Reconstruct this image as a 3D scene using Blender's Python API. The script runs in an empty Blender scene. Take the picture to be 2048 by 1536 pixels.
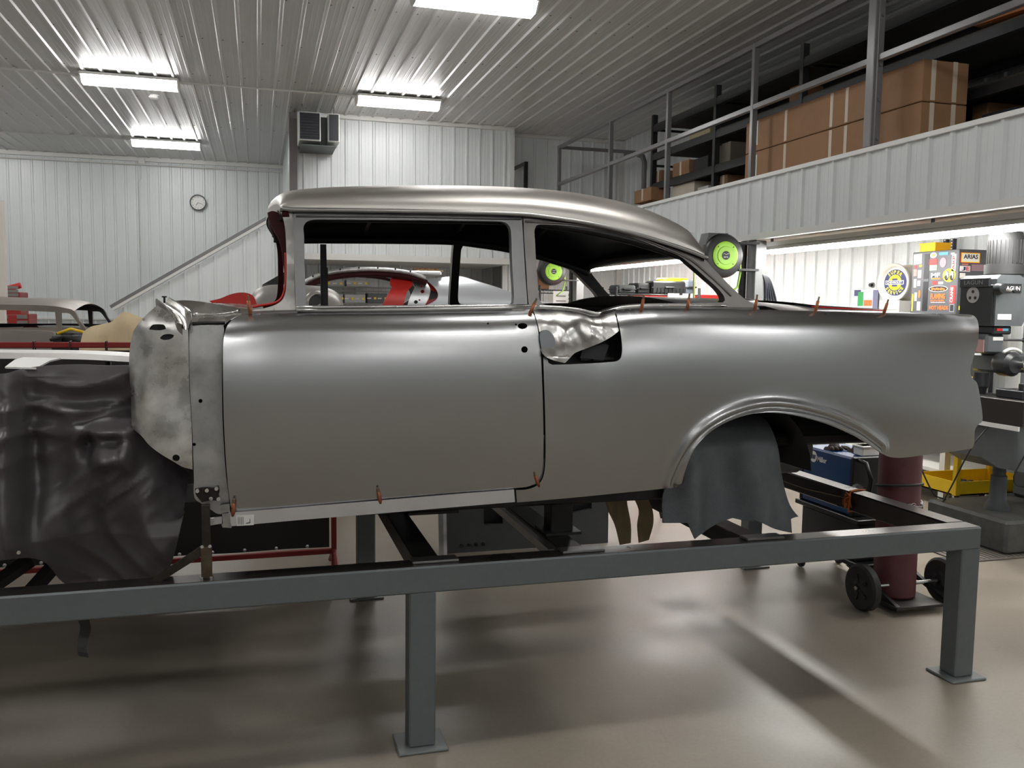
import bpy, bmesh, math, random
import numpy as np
from mathutils import Vector, Matrix
from mathutils.geometry import delaunay_2d_cdt
random.seed(7)
sc = bpy.context.scene
C = sc.collection
# ------------------------------------------------------------------ camera
F = 1749.0
YAW, PIT, ROL = [math.radians(a) for a in (16.207, 5.071, .7355)]
H = 1.69
_f = np.array([math.sin(YAW)*math.cos(PIT), math.cos(YAW)*math.cos(PIT), -math.sin(PIT)])
_r = np.array([math.cos(YAW), -math.sin(YAW), 0.])
_u = np.cross(_r, _f)
RT = math.cos(ROL)*_r+math.sin(ROL)*_u
UP = -math.sin(ROL)*_r+math.cos(ROL)*_u
FW = _f
cd = bpy.data.cameras.new('camera'); cam = bpy.data.objects.new('camera', cd); C.objects.link(cam)
cd.sensor_width = 36.0; cd.lens = 36.0*F/2048.0; cd.clip_start = .05; cd.clip_end = 200
mw = Matrix.Identity(4)
for i in range(3):
    mw[i][0] = RT[i]; mw[i][1] = UP[i]; mw[i][2] = -FW[i]
mw[2][3] = H
cam.matrix_world = mw
sc.camera = cam
# ------------------------------------------------------------------ world / exposure
w = bpy.data.worlds.new('world'); sc.world = w; w.use_nodes = True
w.node_tree.nodes['Background'].inputs[0].default_value = (.9, .95, 1, 1)
w.node_tree.nodes['Background'].inputs[1].default_value = .0
sc.view_settings.view_transform = 'Standard'
sc.view_settings.look = 'None'
sc.view_settings.gamma = 1.0
sc.view_settings.use_curve_mapping = False
sc.view_settings.exposure = 0.0
LENS = 30.0      # strength of the ceiling fixtures' lenses
TUBE = 74.0      # strength of the fluorescent strips under the mezzanine

def at(x, y, X=None, Y=None, Z=None):
    """point of the room seen at photo position x, y on the plane X / Y / Z = const"""
    d = FW+RT*(x-1024)/F-UP*(y-768)/F
    t = X/d[0] if X is not None else (Y/d[1] if Y is not None else (Z-H)/d[2])
    return np.array([0, 0, H])+d*t

def S(r, g, b):
    f = lambda c: c/12.92 if c <= .04045 else ((c+.055)/1.055)**2.4
    return (f(r/255.), f(g/255.), f(b/255.), 1)
# ------------------------------------------------------------------ materials
MATS = {}
def M(name, col, rough=.5, metal=0., var=0., vscale=6., rvar=0., bump=0., bscale=40., stretch=(1, 1, 1), emit=0., alpha=1., col2=None, spec=.5, detail=4):
    if name in MATS: return MATS[name]
    m = bpy.data.materials.new(name); m.use_nodes = True
    nt = m.node_tree; b = nt.nodes['Principled BSDF']
    b.inputs['Base Color'].default_value = col
    b.inputs['Roughness'].default_value = rough
    b.inputs['Metallic'].default_value = metal
    b.inputs['Specular IOR Level'].default_value = spec
    if alpha < 1: b.inputs['Alpha'].default_value = alpha
    if emit:
        b.inputs['Emission Color'].default_value = col
        b.inputs['Emission Strength'].default_value = emit
    if var or rvar or bump or col2:
        tc = nt.nodes.new('ShaderNodeNewGeometry'); mp = nt.nodes.new('ShaderNodeMapping')
        mp.inputs['Scale'].default_value = stretch
        nt.links.new(tc.outputs['Position'], mp.inputs['Vector'])
    if var or rvar or col2:
        nz = nt.nodes.new('ShaderNodeTexNoise'); nz.inputs['Scale'].default_value = vscale
        nz.inputs['Detail'].default_value = detail; nz.inputs['Roughness'].default_value = .6
        nt.links.new(mp.outputs[0], nz.inputs['Vector'])
        cr = nt.nodes.new('ShaderNodeValToRGB')
        cr.color_ramp.elements[0].position = .32; cr.color_ramp.elements[1].position = .68
        c2 = col2 if col2 else tuple(min(1, c*(1+var)) for c in col[:3])+(1,)
        c1 = col if col2 else tuple(c*(1-var) for c in col[:3])+(1,)
        cr.color_ramp.elements[0].color = c1; cr.color_ramp.elements[1].color = c2
        nt.links.new(nz.outputs['Fac'], cr.inputs[0])
        nt.links.new(cr.outputs[0], b.inputs['Base Color'])
        if rvar:
            mr = nt.nodes.new('ShaderNodeMapRange')
            mr.inputs[1].default_value = .3; mr.inputs[2].default_value = .7
            mr.inputs[3].default_value = max(.03, rough-rvar); mr.inputs[4].default_value = min(1, rough+rvar)
            nt.links.new(nz.outputs['Fac'], mr.inputs[0]); nt.links.new(mr.outputs[0], b.inputs['Roughness'])
    if bump:
        nb = nt.nodes.new('ShaderNodeTexNoise'); nb.inputs['Scale'].default_value = bscale; nb.inputs['Detail'].default_value = 3
        nt.links.new(mp.outputs[0], nb.inputs['Vector'])
        bp = nt.nodes.new('ShaderNodeBump'); bp.inputs['Strength'].default_value = bump; bp.inputs['Distance'].default_value = .01
        nt.links.new(nb.outputs['Fac'], bp.inputs['Height']); nt.links.new(bp.outputs[0], b.inputs['Normal'])
    MATS[name] = m
    return m

STEEL = M('bare_steel', (.44, .445, .45, 1), .27, 1., var=.03, vscale=1.5, detail=1)
STEEL2 = M('sanded_steel', (.36, .355, .345, 1), .34, 1., var=.08, vscale=6, rvar=.04, detail=1)
DKSTEEL = M('weathered_steel', (.20, .19, .18, 1), .40, 1., var=.2, vscale=7, rvar=.05, detail=1)
BRIGHT = M('polished_metal', (.58, .57, .55, 1), .27, 1., var=.12, vscale=10, rvar=.07, detail=2)
HAMMER = M('hammered_metal', (.58, .57, .55, 1), .28, 1., var=.08, vscale=14, rvar=.06, bump=.06, bscale=24, detail=2)
ROOFM = M('roof_steel', (.54, .515, .48, 1), .40, 1., var=.07, vscale=3, rvar=.07, stretch=(.6, 2, 2), detail=2)
ZINC = M('galvanised_sheet', (.42, .42, .41, 1), .40, 1., var=.20, vscale=11, rvar=.12)
PRIMER = M('grey_door_frame_steel', (.24, .24, .245, 1), .42, .9, var=.08, vscale=8)
ROCK = M('rocker_alloy', (.66, .66, .67, 1), .42, .85, var=.05, vscale=5)
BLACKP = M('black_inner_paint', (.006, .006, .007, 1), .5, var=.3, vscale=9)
DARKM = M('dark_steel', (.03, .029, .028, 1), .45, .6, var=.3, vscale=8)
REDP = M('red_paint', S(190, 40, 34), .35, var=.05)
MAROON = M('maroon_primer', S(52, 12, 15), .6, var=.1, spec=.2)
TABLE = M('grey_table_paint', S(100, 106, 108), .38, var=.05, vscale=30, bump=.05, bscale=200)
TABTOP = M('bare_table_top', S(78, 74, 72), .30, .8, var=.06, vscale=4, rvar=.04)
WALL = M('white_wall_sheet', S(214, 218, 218), .32, var=.02, vscale=1.5)
CEILM = M('white_ceiling_sheet', S(200, 200, 199), .33, var=.03, vscale=1.0)
TRIM = M('wall_trim_white', S(214, 214, 210), .35)
GREYP = M('grey_railing_paint', S(116, 115, 116), .28, var=.05)
COLM = M('taupe_column_paint', S(92, 88, 86), .45)
BLKM = M('black_plastic', (.012, .012, .013, 1), .4)
BLKR = M('black_rubber', (.02, .02, .02, 1), .65, var=.2)
WHT = M('white_plastic', S(235, 235, 232), .5)
COPPER = M('copper', S(158, 98, 68), .4, .8, var=.2, vscale=60)
CARD = M('cardboard', S(158, 120, 88), .75, var=.07, vscale=5, bump=.05)
CARDD = M('cardboard_dark', S(128, 92, 62), .8, var=.1, vscale=5)
TAPE = M('packing_tape', S(222, 208, 190), .15)
RACK = M('rack_black', S(38, 39, 42), .5)
TARP = M('black_vinyl', S(76, 72, 74), .36, var=.08, vscale=5, bump=.22, bscale=9)
TOWEL = M('grey_towelling', S(104, 108, 111), .95, var=.14, vscale=7, bump=.6, bscale=260)
CANVAS = M('tan_canvas', S(206, 186, 150), .9, var=.06, vscale=7, bump=.1, bscale=20)
GREEN = M('lime_green_plastic', S(150, 205, 50), .45)
YEL = M('yellow_paint', S(236, 196, 18), .4, var=.05)
BLUE = M('welder_blue', S(18, 62, 112), .38, var=.05)
CYL = M('maroon_cylinder_paint', S(86, 44, 48), .5, var=.2, vscale=7)
MILLG = M('machine_grey', S(82, 86, 88), .45, var=.08, vscale=8)
CHROME = M('bright_metal', (.75, .75, .75, 1), .18, 1.)
BRASS = M('brass', S(190, 150, 70), .3, 1.)
PAPER = M('white_paper', S(232, 232, 228), .7)
INK = M('black_ink', (.012, .012, .014, 1), .6)
RED = M('sticker_red', S(205, 40, 42), .5)
ORANGE = M('sticker_orange', S(232, 112, 40), .5)
YELS = M('sticker_yellow', S(246, 228, 30), .5)
WHS = M('sticker_white', S(240, 238, 232), .5)
NAVY = M('sticker_navy', S(40, 46, 96), .5)
CABG = M('cabinet_grey', S(76, 78, 82), .5)
SILV = M('silver_car_paint', S(196, 199, 203), .3, .35)
PRIMG = M('grey_primer_car', S(150, 146, 142), .4, .5, var=.06)
GLASS_OFF = M('frosted_lens', (1, .99, .975, 1), .4, emit=LENS)
TUBEM = M('fluorescent_strip', (1, .985, .96, 1), .4, emit=TUBE)
REFL = M('white_reflector', S(240, 240, 238), .4)

def floor_mat():
    m = bpy.data.materials.new('sealed_concrete'); m.use_nodes = True
    nt = m.node_tree; b = nt.nodes['Principled BSDF']; L = nt.links.new
    g = nt.nodes.new('ShaderNodeNewGeometry')
    def noise(s, d=5, r=.6):
        n = nt.nodes.new('ShaderNodeTexNoise'); n.inputs['Scale'].default_value = s
        n.inputs['Detail'].default_value = d; n.inputs['Roughness'].default_value = r
        L(g.outputs['Position'], n.inputs['Vector']); return n
    def ramp(n, p0, c0, p1, c1):
        r = nt.nodes.new('ShaderNodeValToRGB'); e = r.color_ramp.elements
        e[0].position = p0; e[0].color = c0; e[1].position = p1; e[1].color = c1
        L(n.outputs['Fac'], r.inputs[0]); return r
    a = ramp(noise(1.1), .3, S(132, 123, 111), .7, S(153, 144, 131))
    c = ramp(noise(60, 3), .35, (.80, .80, .80, 1), .6, (1, 1, 1, 1))
    d = ramp(noise(5.5, 6, .7), .27, (.66, .64, .62, 1), .36, (1, 1, 1, 1))
    mx = nt.nodes.new('ShaderNodeMixRGB'); mx.blend_type = 'MULTIPLY'; mx.inputs[0].default_value = .35
    L(a.outputs[0], mx.inputs[1]); L(c.outputs[0], mx.inputs[2])
    m2 = nt.nodes.new('ShaderNodeMixRGB'); m2.blend_type = 'MULTIPLY'; m2.inputs[0].default_value = .55
    L(mx.outputs[0], m2.inputs[1]); L(d.outputs[0], m2.inputs[2])
    L(m2.outputs[0], b.inputs['Base Color'])
    rr = ramp(noise(2.2), .3, (.30, .30, .30, 1), .7, (.46, .46, .46, 1)); L(rr.outputs[0], b.inputs['Roughness'])
    return m
FLOORM = floor_mat()

# ------------------------------------------------------------------ mesh helpers
ROOT = {}          # object name -> world location of its top-level thing
def _root(p):
    while p.parent: p = p.parent
    return np.array(p.location)
def mk(name, V, Fc, mat, parent=None, smooth=False, mi=None, sharp=None, origin=True):
    V = np.array([tuple(v) for v in V], float)
    mats = mat if isinstance(mat, (list, tuple)) else [mat]
    if parent is not None: off = _root(parent)
    elif origin:
        lo, hi = V.min(0), V.max(0); off = np.array([(lo[0]+hi[0])/2, (lo[1]+hi[1])/2, lo[2]])
    else: off = np.zeros(3)
    me = bpy.data.meshes.new(name); me.from_pydata([tuple(v) for v in V-off], [], [tuple(f) for f in Fc]); me.update()
    for mm in mats: me.materials.append(mm)
    if mi is not None: me.polygons.foreach_set('material_index', mi)
    if smooth:
        me.polygons.foreach_set('use_smooth', [True]*len(me.polygons))
        if sharp:
            me.set_sharp_from_angle(angle=math.radians(sharp))
    o = bpy.data.objects.new(name, me); C.objects.link(o)
    if parent is not None: o.parent = parent
    else: o.location = off
    return o
def tag(o, label, cat=None, group=None, kind=None):
    if label: o['label'] = label
    if cat: o['category'] = cat
    if group: o['group'] = group
    if kind: o['kind'] = kind
    return o
def thing(name, label, cat, loc=(0, 0, 0), group=None, rz=0.):
    o = bpy.data.objects.new(name, None); C.objects.link(o)
    o.location = loc; o.rotation_euler = (0, 0, rz); o.empty_display_size = .1
    return tag(o, label, cat, group)
def struct(o): o['kind'] = 'structure'; return o
def copy_tree(o, parent=None):
    c = o.copy(); C.objects.link(c); c.parent = parent
    for ch in o.children: copy_tree(ch, c)
    return c

class MB:
    def __init__(s): s.V = []; s.F = []
    def add(s, V, Fc):
        n = len(s.V); s.V += [tuple(v) for v in V]; s.F += [tuple(i+n for i in f) for f in Fc]; return s
    def bb(s, x0, x1, y0, y1, z0, z1, bev=0.):
        return s.box(((x0+x1)/2, (y0+y1)/2, (z0+z1)/2), (abs(x1-x0), abs(y1-y0), abs(z1-z0)), bev=bev)
    def box(s, c, d, rz=0., ry=0., rx=0., bev=0.):
        R = np.array(Matrix.Rotation(rz, 3, 'Z') @ Matrix.Rotation(ry, 3, 'Y') @ Matrix.Rotation(rx, 3, 'X'))
        h = np.array(d)/2.
        if bev <= 0:
            P = [np.array([a, b, e])*h for a in (-1, 1) for b in (-1, 1) for e in (-1, 1)]
            Fc = [(0, 1, 3, 2), (4, 6, 7, 5), (0, 4, 5, 1), (2, 3, 7, 6), (0, 2, 6, 4), (1, 5, 7, 3)]
        else:
            bev = min(bev, h.min()*.95)
            P = []; idx = {}
            for a in (-1, 1):
                for b in (-1, 1):
                    for e in (-1, 1):
                        sg = np.array([a, b, e])
                        for k in range(3):
                            q = sg*(h-bev); q[k] = sg[k]*h[k]; idx[(a, b, e, k)] = len(P); P.append(q)
            Fc = []
            for k in range(3):
                i, j = (k+1) % 3, (k+2) % 3
                for sg in (-1, 1):
                    loop = []
                    for (p, q) in ((-1, -1), (1, -1), (1, 1), (-1, 1)):
                        t = [0, 0, 0]; t[k] = sg; t[i] = p; t[j] = q; loop.append(idx[(*t, k)])
                    Fc.append(loop if sg > 0 else loop[::-1])
            for k in range(3):
                i, j = (k+1) % 3, (k+2) % 3
                for p in (-1, 1):
                    for q in (-1, 1):
                        t0 = [0, 0, 0]; t1 = [0, 0, 0]
                        t0[i] = t1[i] = p; t0[j] = t1[j] = q; t0[k] = -1; t1[k] = 1
                        f = [idx[(*t0, i)], idx[(*t0, j)], idx[(*t1, j)], idx[(*t1, i)]]
                        Fc.append(f if p*q < 0 else f[::-1])
            for a in (-1, 1):
                for b in (-1, 1):
                    for e in (-1, 1):
                        f = [idx[(a, b, e, k)] for k in range(3)]
                        Fc.append(f if a*b*e > 0 else f[::-1])
        return s.add([R @ p+np.array(c) for p in P], Fc)
    def tube(s, path, r, n=8, caps=True, closed=False):
        P = [np.array(p, float) for p in path]; rs = r if hasattr(r, '__len__') else [r]*len(P)
        V = []; Fc = []; m = len(P)
        up = None
        for i, p in enumerate(P):
            if closed: t = P[(i+1) % m]-P[i-1]
            else: t = P[min(i+1, m-1)]-P[max(i-1, 0)]
            t = t/(np.linalg.norm(t)+1e-12)
            if up is None:
                up = np.array([0, 0, 1.]) if abs(t[2]) < .9 else np.array([1., 0, 0])
            a = np.cross(t, up); a /= np.linalg.norm(a)+1e-12; b = np.cross(a, t); up = b
            for k in range(n):
                g = 2*math.pi*k/n
                V.append(p+rs[i]*(math.cos(g)*a+math.sin(g)*b))
        for i in range(m if closed else m-1):
            j = (i+1) % m
            for k in range(n):
                Fc.append((i*n+k, i*n+(k+1) % n, j*n+(k+1) % n, j*n+k))
        if caps and not closed:
            Fc.append(tuple(range(n))[::-1]); Fc.append(tuple((m-1)*n+k for k in range(n)))
        return s.add(V, Fc)
    def cyl(s, p0, p1, r, n=16, r1=None): return s.tube([p0, p1], [r, r if r1 is None else r1], n)
    def lathe(s, prof, c, axis=(0, 0, 1), n=24, cap=True):
        ax = np.array(axis, float); ax /= np.linalg.norm(ax)
        a = np.cross(ax, [0, 0, 1.] if abs(ax[2]) < .9 else [1., 0, 0]); a /= np.linalg.norm(a); b = np.cross(ax, a)
        V = []; Fc = []
        for (r, h) in prof:
            for k in range(n):
                g = 2*math.pi*k/n; V.append(np.array(c)+ax*h+r*(math.cos(g)*a+math.sin(g)*b))
        for i in range(len(prof)-1):
            for k in range(n): Fc.append((i*n+k, i*n+(k+1) % n, (i+1)*n+(k+1) % n, (i+1)*n+k))
        if cap:
            Fc.append(tuple(range(n))[::-1]); Fc.append(tuple((len(prof)-1)*n+k for k in range(n)))
        return s.add(V, Fc)
    def prism(s, poly, vec):
        n = len(poly); v = np.array(vec, float); P = [np.array(p, float) for p in poly]
        return s.add(P+[p+v for p in P], [tuple(range(n))[::-1], tuple(range(n, 2*n))]+[(i, (i+1) % n, n+(i+1) % n, n+i) for i in range(n)])
    def grid(s, G):
        r, c = len(G), len(G[0])
        return s.add([p for row in G for p in row], [(i*c+j, i*c+j+1, (i+1)*c+j+1, (i+1)*c+j) for i in range(r-1) for j in range(c-1)])
    def out(s, name, mat, parent=None, smooth=False, sharp=None): return mk(name, s.V, s.F, mat, parent, smooth, sharp=sharp)

def text(name, body, ctr, u, v, height, mat, parent, maxw=None, bold=0., eps=.0015):
    cu = bpy.data.curves.new('t', 'FONT'); cu.body = body; cu.size = 1; cu.offset = bold; cu.resolution_u = 2
    o = bpy.data.objects.new('t', cu); C.objects.link(o)
    dg = bpy.context.evaluated_depsgraph_get(); me = bpy.data.meshes.new_from_object(o.evaluated_get(dg))
    V = np.array([tuple(q.co) for q in me.vertices]); Fc = [tuple(p.vertices) for p in me.polygons]
    bpy.data.objects.remove(o); bpy.data.meshes.remove(me); bpy.data.curves.remove(cu)
    lo, hi = V.min(0), V.max(0); k = height/max(1e-6, hi[1]-lo[1]); kx = k
    if maxw: kx = maxw/(hi[0]-lo[0])
    u = np.array(u, float); v = np.array(v, float); n = np.cross(u, v); n /= np.linalg.norm(n)
    W = [np.array(ctr)+u*(p[0]-(lo[0]+hi[0])/2)*kx+v*(p[1]-(lo[1]+hi[1])/2)*k+n*eps for p in V]
    return mk(name, W, Fc, mat, parent)

def spline(pts, sub=5, corner=50, closed=True):
    P = [np.array(p, float) for p in pts]; n = len(P); out = []
    def brk(i):
        if not closed and (i <= 0 or i >= n-1): return True
        a = P[i % n]-P[(i-1) % n]; b = P[(i+1) % n]-P[i % n]
        la, lb = np.linalg.norm(a), np.linalg.norm(b)
        if la < 1e-9 or lb < 1e-9: return True
        return math.degrees(math.acos(max(-1, min(1, a@b/(la*lb))))) > corner
    for i in range(n if closed else n-1):
        p1, p2 = P[i], P[(i+1) % n]
        d = np.linalg.norm(p2-p1)
        p0 = P[(i-1) % n]; p3 = P[(i+2) % n]
        m1 = (p2-p1) if brk(i) else (p2-p0)/np.linalg.norm(p2-p0)*d
        m2 = (p2-p1) if brk((i+1) % n if closed else i+1) else (p3-p1)/np.linalg.norm(p3-p1)*d
        for k in range(sub):
            t = k/sub; t2 = t*t; t3 = t2*t
            out.append((2*t3-3*t2+1)*p1+(t3-2*t2+t)*m1+(-2*t3+3*t2)*p2+(t3-t2)*m2)
    if not closed: out.append(P[-1])
    return out
def inside(pts, poly):
    x, y = pts[:, 0], pts[:, 1]; r = np.zeros(len(pts), bool)
    n = len(poly); j = n-1
    for i in range(n):
        xi, yi = poly[i]; xj, yj = poly[j]
        c = ((yi > y) != (yj > y))
        with np.errstate(divide='ignore', invalid='ignore'):
            r ^= c & (x < (xj-xi)*(y-yi)/((yj-yi) if yj != yi else 1e-12)+xi)
        j = i
    return r
def segdist(pts, poly, closed=True):
    d = np.full(len(pts), 1e9); n = len(poly)
    for i in range(n if closed else n-1):
        a = np.array(poly[i]); b = np.array(poly[(i+1) % n]); ab = b-a
        t = np.clip(((pts-a)@ab)/(ab@ab+1e-15), 0, 1)
        d = np.minimum(d, np.linalg.norm(pts-(a+t[:, None]*ab), axis=1))
    return d
def onsurf(p, surf, y0=3.25):
    Y = y0
    for _ in range(6):
        q = at(p[0], p[1], Y=Y); Y = float(surf(np.array([q[0]]), np.array([q[2]]))[0])
    q = at(p[0], p[1], Y=Y); return np.array([q[0], q[2]])
def sheet2(name, poly, holes, surf, mats, parent, step=.03, thick=.012, mirror=None, smooth=True, dense=None):
    """curved sheet: outline poly (X, Z) with holes on the surface Y = surf(X, Z), real thickness"""
    poly = [np.array(p) for p in poly]; holes = [[np.array(p) for p in h] for h in holes]
    pa = np.array(poly); lo, hi = pa.min(0), pa.max(0)
    gx = np.arange(lo[0]+step*.5, hi[0], step); gz = np.arange(lo[1]+step*.5, hi[1], step)
    G = np.array([(x, z) for x in gx for z in gz]) if len(gx)*len(gz) else np.zeros((0, 2))
    if dense is not None:
        line, rad, ds = dense
        D = np.array([(x, z) for x in np.arange(lo[0]+ds*.5, hi[0], ds) for z in np.arange(lo[1]+ds*.5, hi[1], ds)])
        D = D[segdist(D, line, closed=False) < rad]
        G = G[segdist(G, line, closed=False) >= rad]
        G = np.concatenate([G, D])
    if len(G):
        k = inside(G, poly)
        for h in holes: k &= ~inside(G, h)
        G = G[k]
        if len(G):
            d = segdist(G, poly)
            for h in holes: d = np.minimum(d, segdist(G, h))
            G = G[d > (step if dense is None else dense[2])*.3]
    pts = []; ed = []
    for loop in [poly]+holes:
        n0 = len(pts); n = len(loop); pts += [Vector((float(p[0]), float(p[1]))) for p in loop]
        ed += [(n0+i, n0+(i+1) % n) for i in range(n)]
    pts += [Vector((float(p[0]), float(p[1]))) for p in G]
    r = delaunay_2d_cdt(pts, ed, [], 0, 1e-6)
    V2 = np.array([(v.x, v.y) for v in r[0]]); Fc = [tuple(f) for f in r[2]]
    cen = np.array([V2[list(f)].mean(0) for f in Fc])
    k = inside(cen, poly)
    for h in holes: k &= ~inside(cen, h)
    Fc = [f for f, q in zip(Fc, k) if q]
    Y = surf(V2[:, 0], V2[:, 1])
    n = len(V2)
    front = [(V2[i, 0], Y[i], V2[i, 1]) for i in range(n)]
    back = [(V2[i, 0], Y[i]+thick, V2[i, 1]) for i in range(n)]
    # orient the front towards -Y
    def ori(f):
        a, b, c = V2[f[0]], V2[f[1]], V2[f[2]]
        return f if (b[0]-a[0])*(c[1]-a[1])-(b[1]-a[1])*(c[0]-a[0]) > 0 else f[::-1]
    FF = [ori(f) for f in Fc]
    edges = {}
    for f in FF:
        for a, b in zip(f, f[1:]+f[:1]): edges[(a, b)] = 1
    rim = [(a, b) for (a, b) in edges if (b, a) not in edges]
    V = front+back; faces = list(FF)+[tuple(i+n for i in f[::-1]) for f in FF]
    h = 2e-4                                       # exact normals of the surface, so that reflections run smoothly
    fx = (surf(V2[:, 0]+h, V2[:, 1])-surf(V2[:, 0]-h, V2[:, 1]))/(2*h); fz = (surf(V2[:, 0], V2[:, 1]+h)-surf(V2[:, 0], V2[:, 1]-h))/(2*h)
    fx = np.clip(np.broadcast_to(fx, (n,)), -6, 6); fz = np.clip(np.broadcast_to(fz, (n,)), -6, 6)
    N = np.stack([fx, -np.ones(n), fz], 1); N /= np.linalg.norm(N, axis=1)[:, None]
    NN = [tuple(q) for q in N]+[tuple(-q) for q in N]
    mi = [0]*len(FF)+[1]*len(FF)
    for a, b in rim:
        q = len(V); V += [front[a], front[b], back[b], back[a]]; faces.append((q+1, q, q+3, q+2)); mi.append(2 if len(mats) > 2 else 0)
        e_ = V2[b]-V2[a]; nr = np.array([e_[1], 0., -e_[0]]); nr = nr/(np.linalg.norm(nr)+1e-12); NN += [tuple(nr)]*4
    if mirror is not None:
        V = [(x, 2*mirror-y, z) for (x, y, z) in V]; faces = [f[::-1] for f in faces]; NN = [(a, -b, c) for (a, b, c) in NN]
    if not isinstance(mats, (list, tuple)): mats = [mats, mats]
    o = mk(name, V, faces, mats, parent, smooth, mi=mi)
    if smooth: o.data.normals_split_custom_set_from_vertices(NN)
    return o
def sheet(name, px, holes, surf, mats, parent, sub=4, corner=50, y0=3.25, **kw):
    P = [onsurf(p, surf, y0) for p in spline(px, sub, corner)]
    Hs = [[onsurf(p, surf, y0) for p in spline(h, sub, corner)] for h in holes]
    return sheet2(name, P, Hs, surf, mats, parent, **kw), P, Hs
def ell(cx, cy, rx, ry, n=14, a0=0): return [(cx+rx*math.cos(a0+2*math.pi*k/n), cy+ry*math.sin(a0+2*math.pi*k/n)) for k in range(n)]
# ================================================================== THE ROOM
CZ = 4.70                       # ceiling height
WX = 6.40                       # right wall
def rib_profile(s0, s1, pitch=.22, phase=0., depth=.02):
    pts = [(s0, 0.)]
    k0 = int(math.floor((s0-phase)/pitch)); k1 = int(math.ceil((s1-phase)/pitch))
    for k in range(k0, k1+1):
        b = phase+k*pitch
        for ds, d in ((-.028, 0), (-.013, -depth), (.013, -depth), (.028, 0), (.075, 0), (.081, -.0016), (.089, -.0016), (.095, 0), (.128, 0), (.134, -.0016), (.142, -.0016), (.148, 0)):
            s = b+ds
            if s0 < s < s1: pts.append((s, d))
    pts.append((s1, 0.)); return pts
def ribwall(name, fn, s0, s1, lo, hi, mat=WALL, phase=0., depth=.02, parent=None, label=None):
    """ribbed sheet: fn(s, t, d) -> point, s across the ribs, t along them, d = rib relief (negative = towards the room)"""
    V = []; Fc = []
    P = rib_profile(s0, s1, phase=phase, depth=depth)
    lo = lo if callable(lo) else (lambda s, v=lo: v); hi = hi if callable(hi) else (lambda s, v=hi: v)
    for s, d in P: V += [fn(s, lo(s), d), fn(s, hi(s), d)]
    for i in range(len(P)-1): Fc.append((2*i, 2*i+2, 2*i+3, 2*i+1))
    b = len(V)                                   # a flat back gives the sheet its thickness
    T = .06
    V += [fn(s0, lo(s0), T), fn(s1, lo(s1), T), fn(s1, hi(s1), T), fn(s0, hi(s0), T)]
    Fc.append((b, b+1, b+2, b+3))
    Fc += [(0, 1, b+3, b), (2*len(P)-2, 2*len(P)-1, b+2, b+1)]
    o = mk(name, V, Fc, mat, parent)
    if parent is None: struct(o)
    if label: o['label'] = label
    return o
# floor
fl = struct(MB().bb(-9, WX, -9, 20.1, -.1, 0).out('floor', FLOORM)); fl['label'] = 'sealed beige grey concrete shop floor with scuffs'
ce = ribwall('ceiling', lambda s, t, d: (s, t, CZ+d), -9, WX, -9, 20.1, CEILM, phase=.05, label='white ribbed steel liner ceiling')
sm = MB()
for yy in (7.2, 8.9, 9.3, 10.9, 12.6, 14.2, 16.2):
    for k in range(-38, 29):
        x = .05+k*.22+.04
        if yy > 14.3 and x > .55: continue
        sm.box((x, yy, CZ-.003), (.016, .016, .006))
o = sm.out('ceiling_screws', GREYP, ce); o['kind'] = 'stuff'
# walls
tag(ribwall('wall_far_left', lambda s, t, d: (s, 20.1+d, t), -9, .56, 0, CZ, phase=.02), 'far white ribbed wall behind the stair')
tag(ribwall('wall_stair_side', lambda s, t, d: (.56+d*.3, s, t), 14.5, 20.1, 0, CZ, WALL), 'narrow white ribbed return wall behind the dark column')
MIDR = 4.16
mwall = ribwall('wall_loft', lambda s, t, d: (s, 14.5+d, t), .62, MIDR, 2.46, CZ, phase=.075); tag(mwall, 'bright white ribbed wall of the raised office above the silver coupe')
struct(MB().bb(.62, MIDR, 14.5, 16.6, 2.40, 2.47).out('ceiling_loft_underside', TRIM))
struct(MB().bb(MIDR-.05, MIDR, 14.56, 16.6, 2.47, CZ).out('wall_loft_return', WALL))
tag(ribwall('wall_recess', lambda s, t, d: (s, 16.6+d, t), .0, 4.9, 0, 2.46), 'shaded ribbed wall under the raised office')
tag(ribwall('wall_right_far', lambda s, t, d: (s, 15.0+d, t), MIDR, WX, 0, CZ, phase=.1), 'shaded ribbed wall at the far end of the mezzanine')
tag(ribwall('wall_right', lambda s, t, d: (WX+d, s, t), -9, 15.0, 0, CZ, phase=.08), 'white ribbed right wall behind the mezzanine')
tag(ribwall('wall_left', lambda s, t, d: (-9-d, s, t), -9, 20.1, 0, CZ), 'white ribbed left wall')
tag(ribwall('wall_rear', lambda s, t, d: (s, -9-d, t), -9, WX, 0, CZ), 'white ribbed wall at the near end of the shop')
# trims
for i, b in enumerate([(-9, .56, 20.0, 20.1, CZ-.09, CZ), (.62, MIDR, 14.42, 14.5, CZ-.07, CZ), (MIDR, WX, 14.92, 15.0, CZ-.06, CZ), (.62, MIDR, 14.45, 14.5, 2.40, 2.50), (-9, -2.1, 20.05, 20.1, 1.30, 1.34), (MIDR-.04, MIDR+.03, 14.44, 14.52, 2.40, CZ), (WX-.09, WX, 14.93, 15.0, 0, CZ)]):
    struct(MB().bb(*b).out('trim_%d' % (i+1), TRIM))
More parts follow.
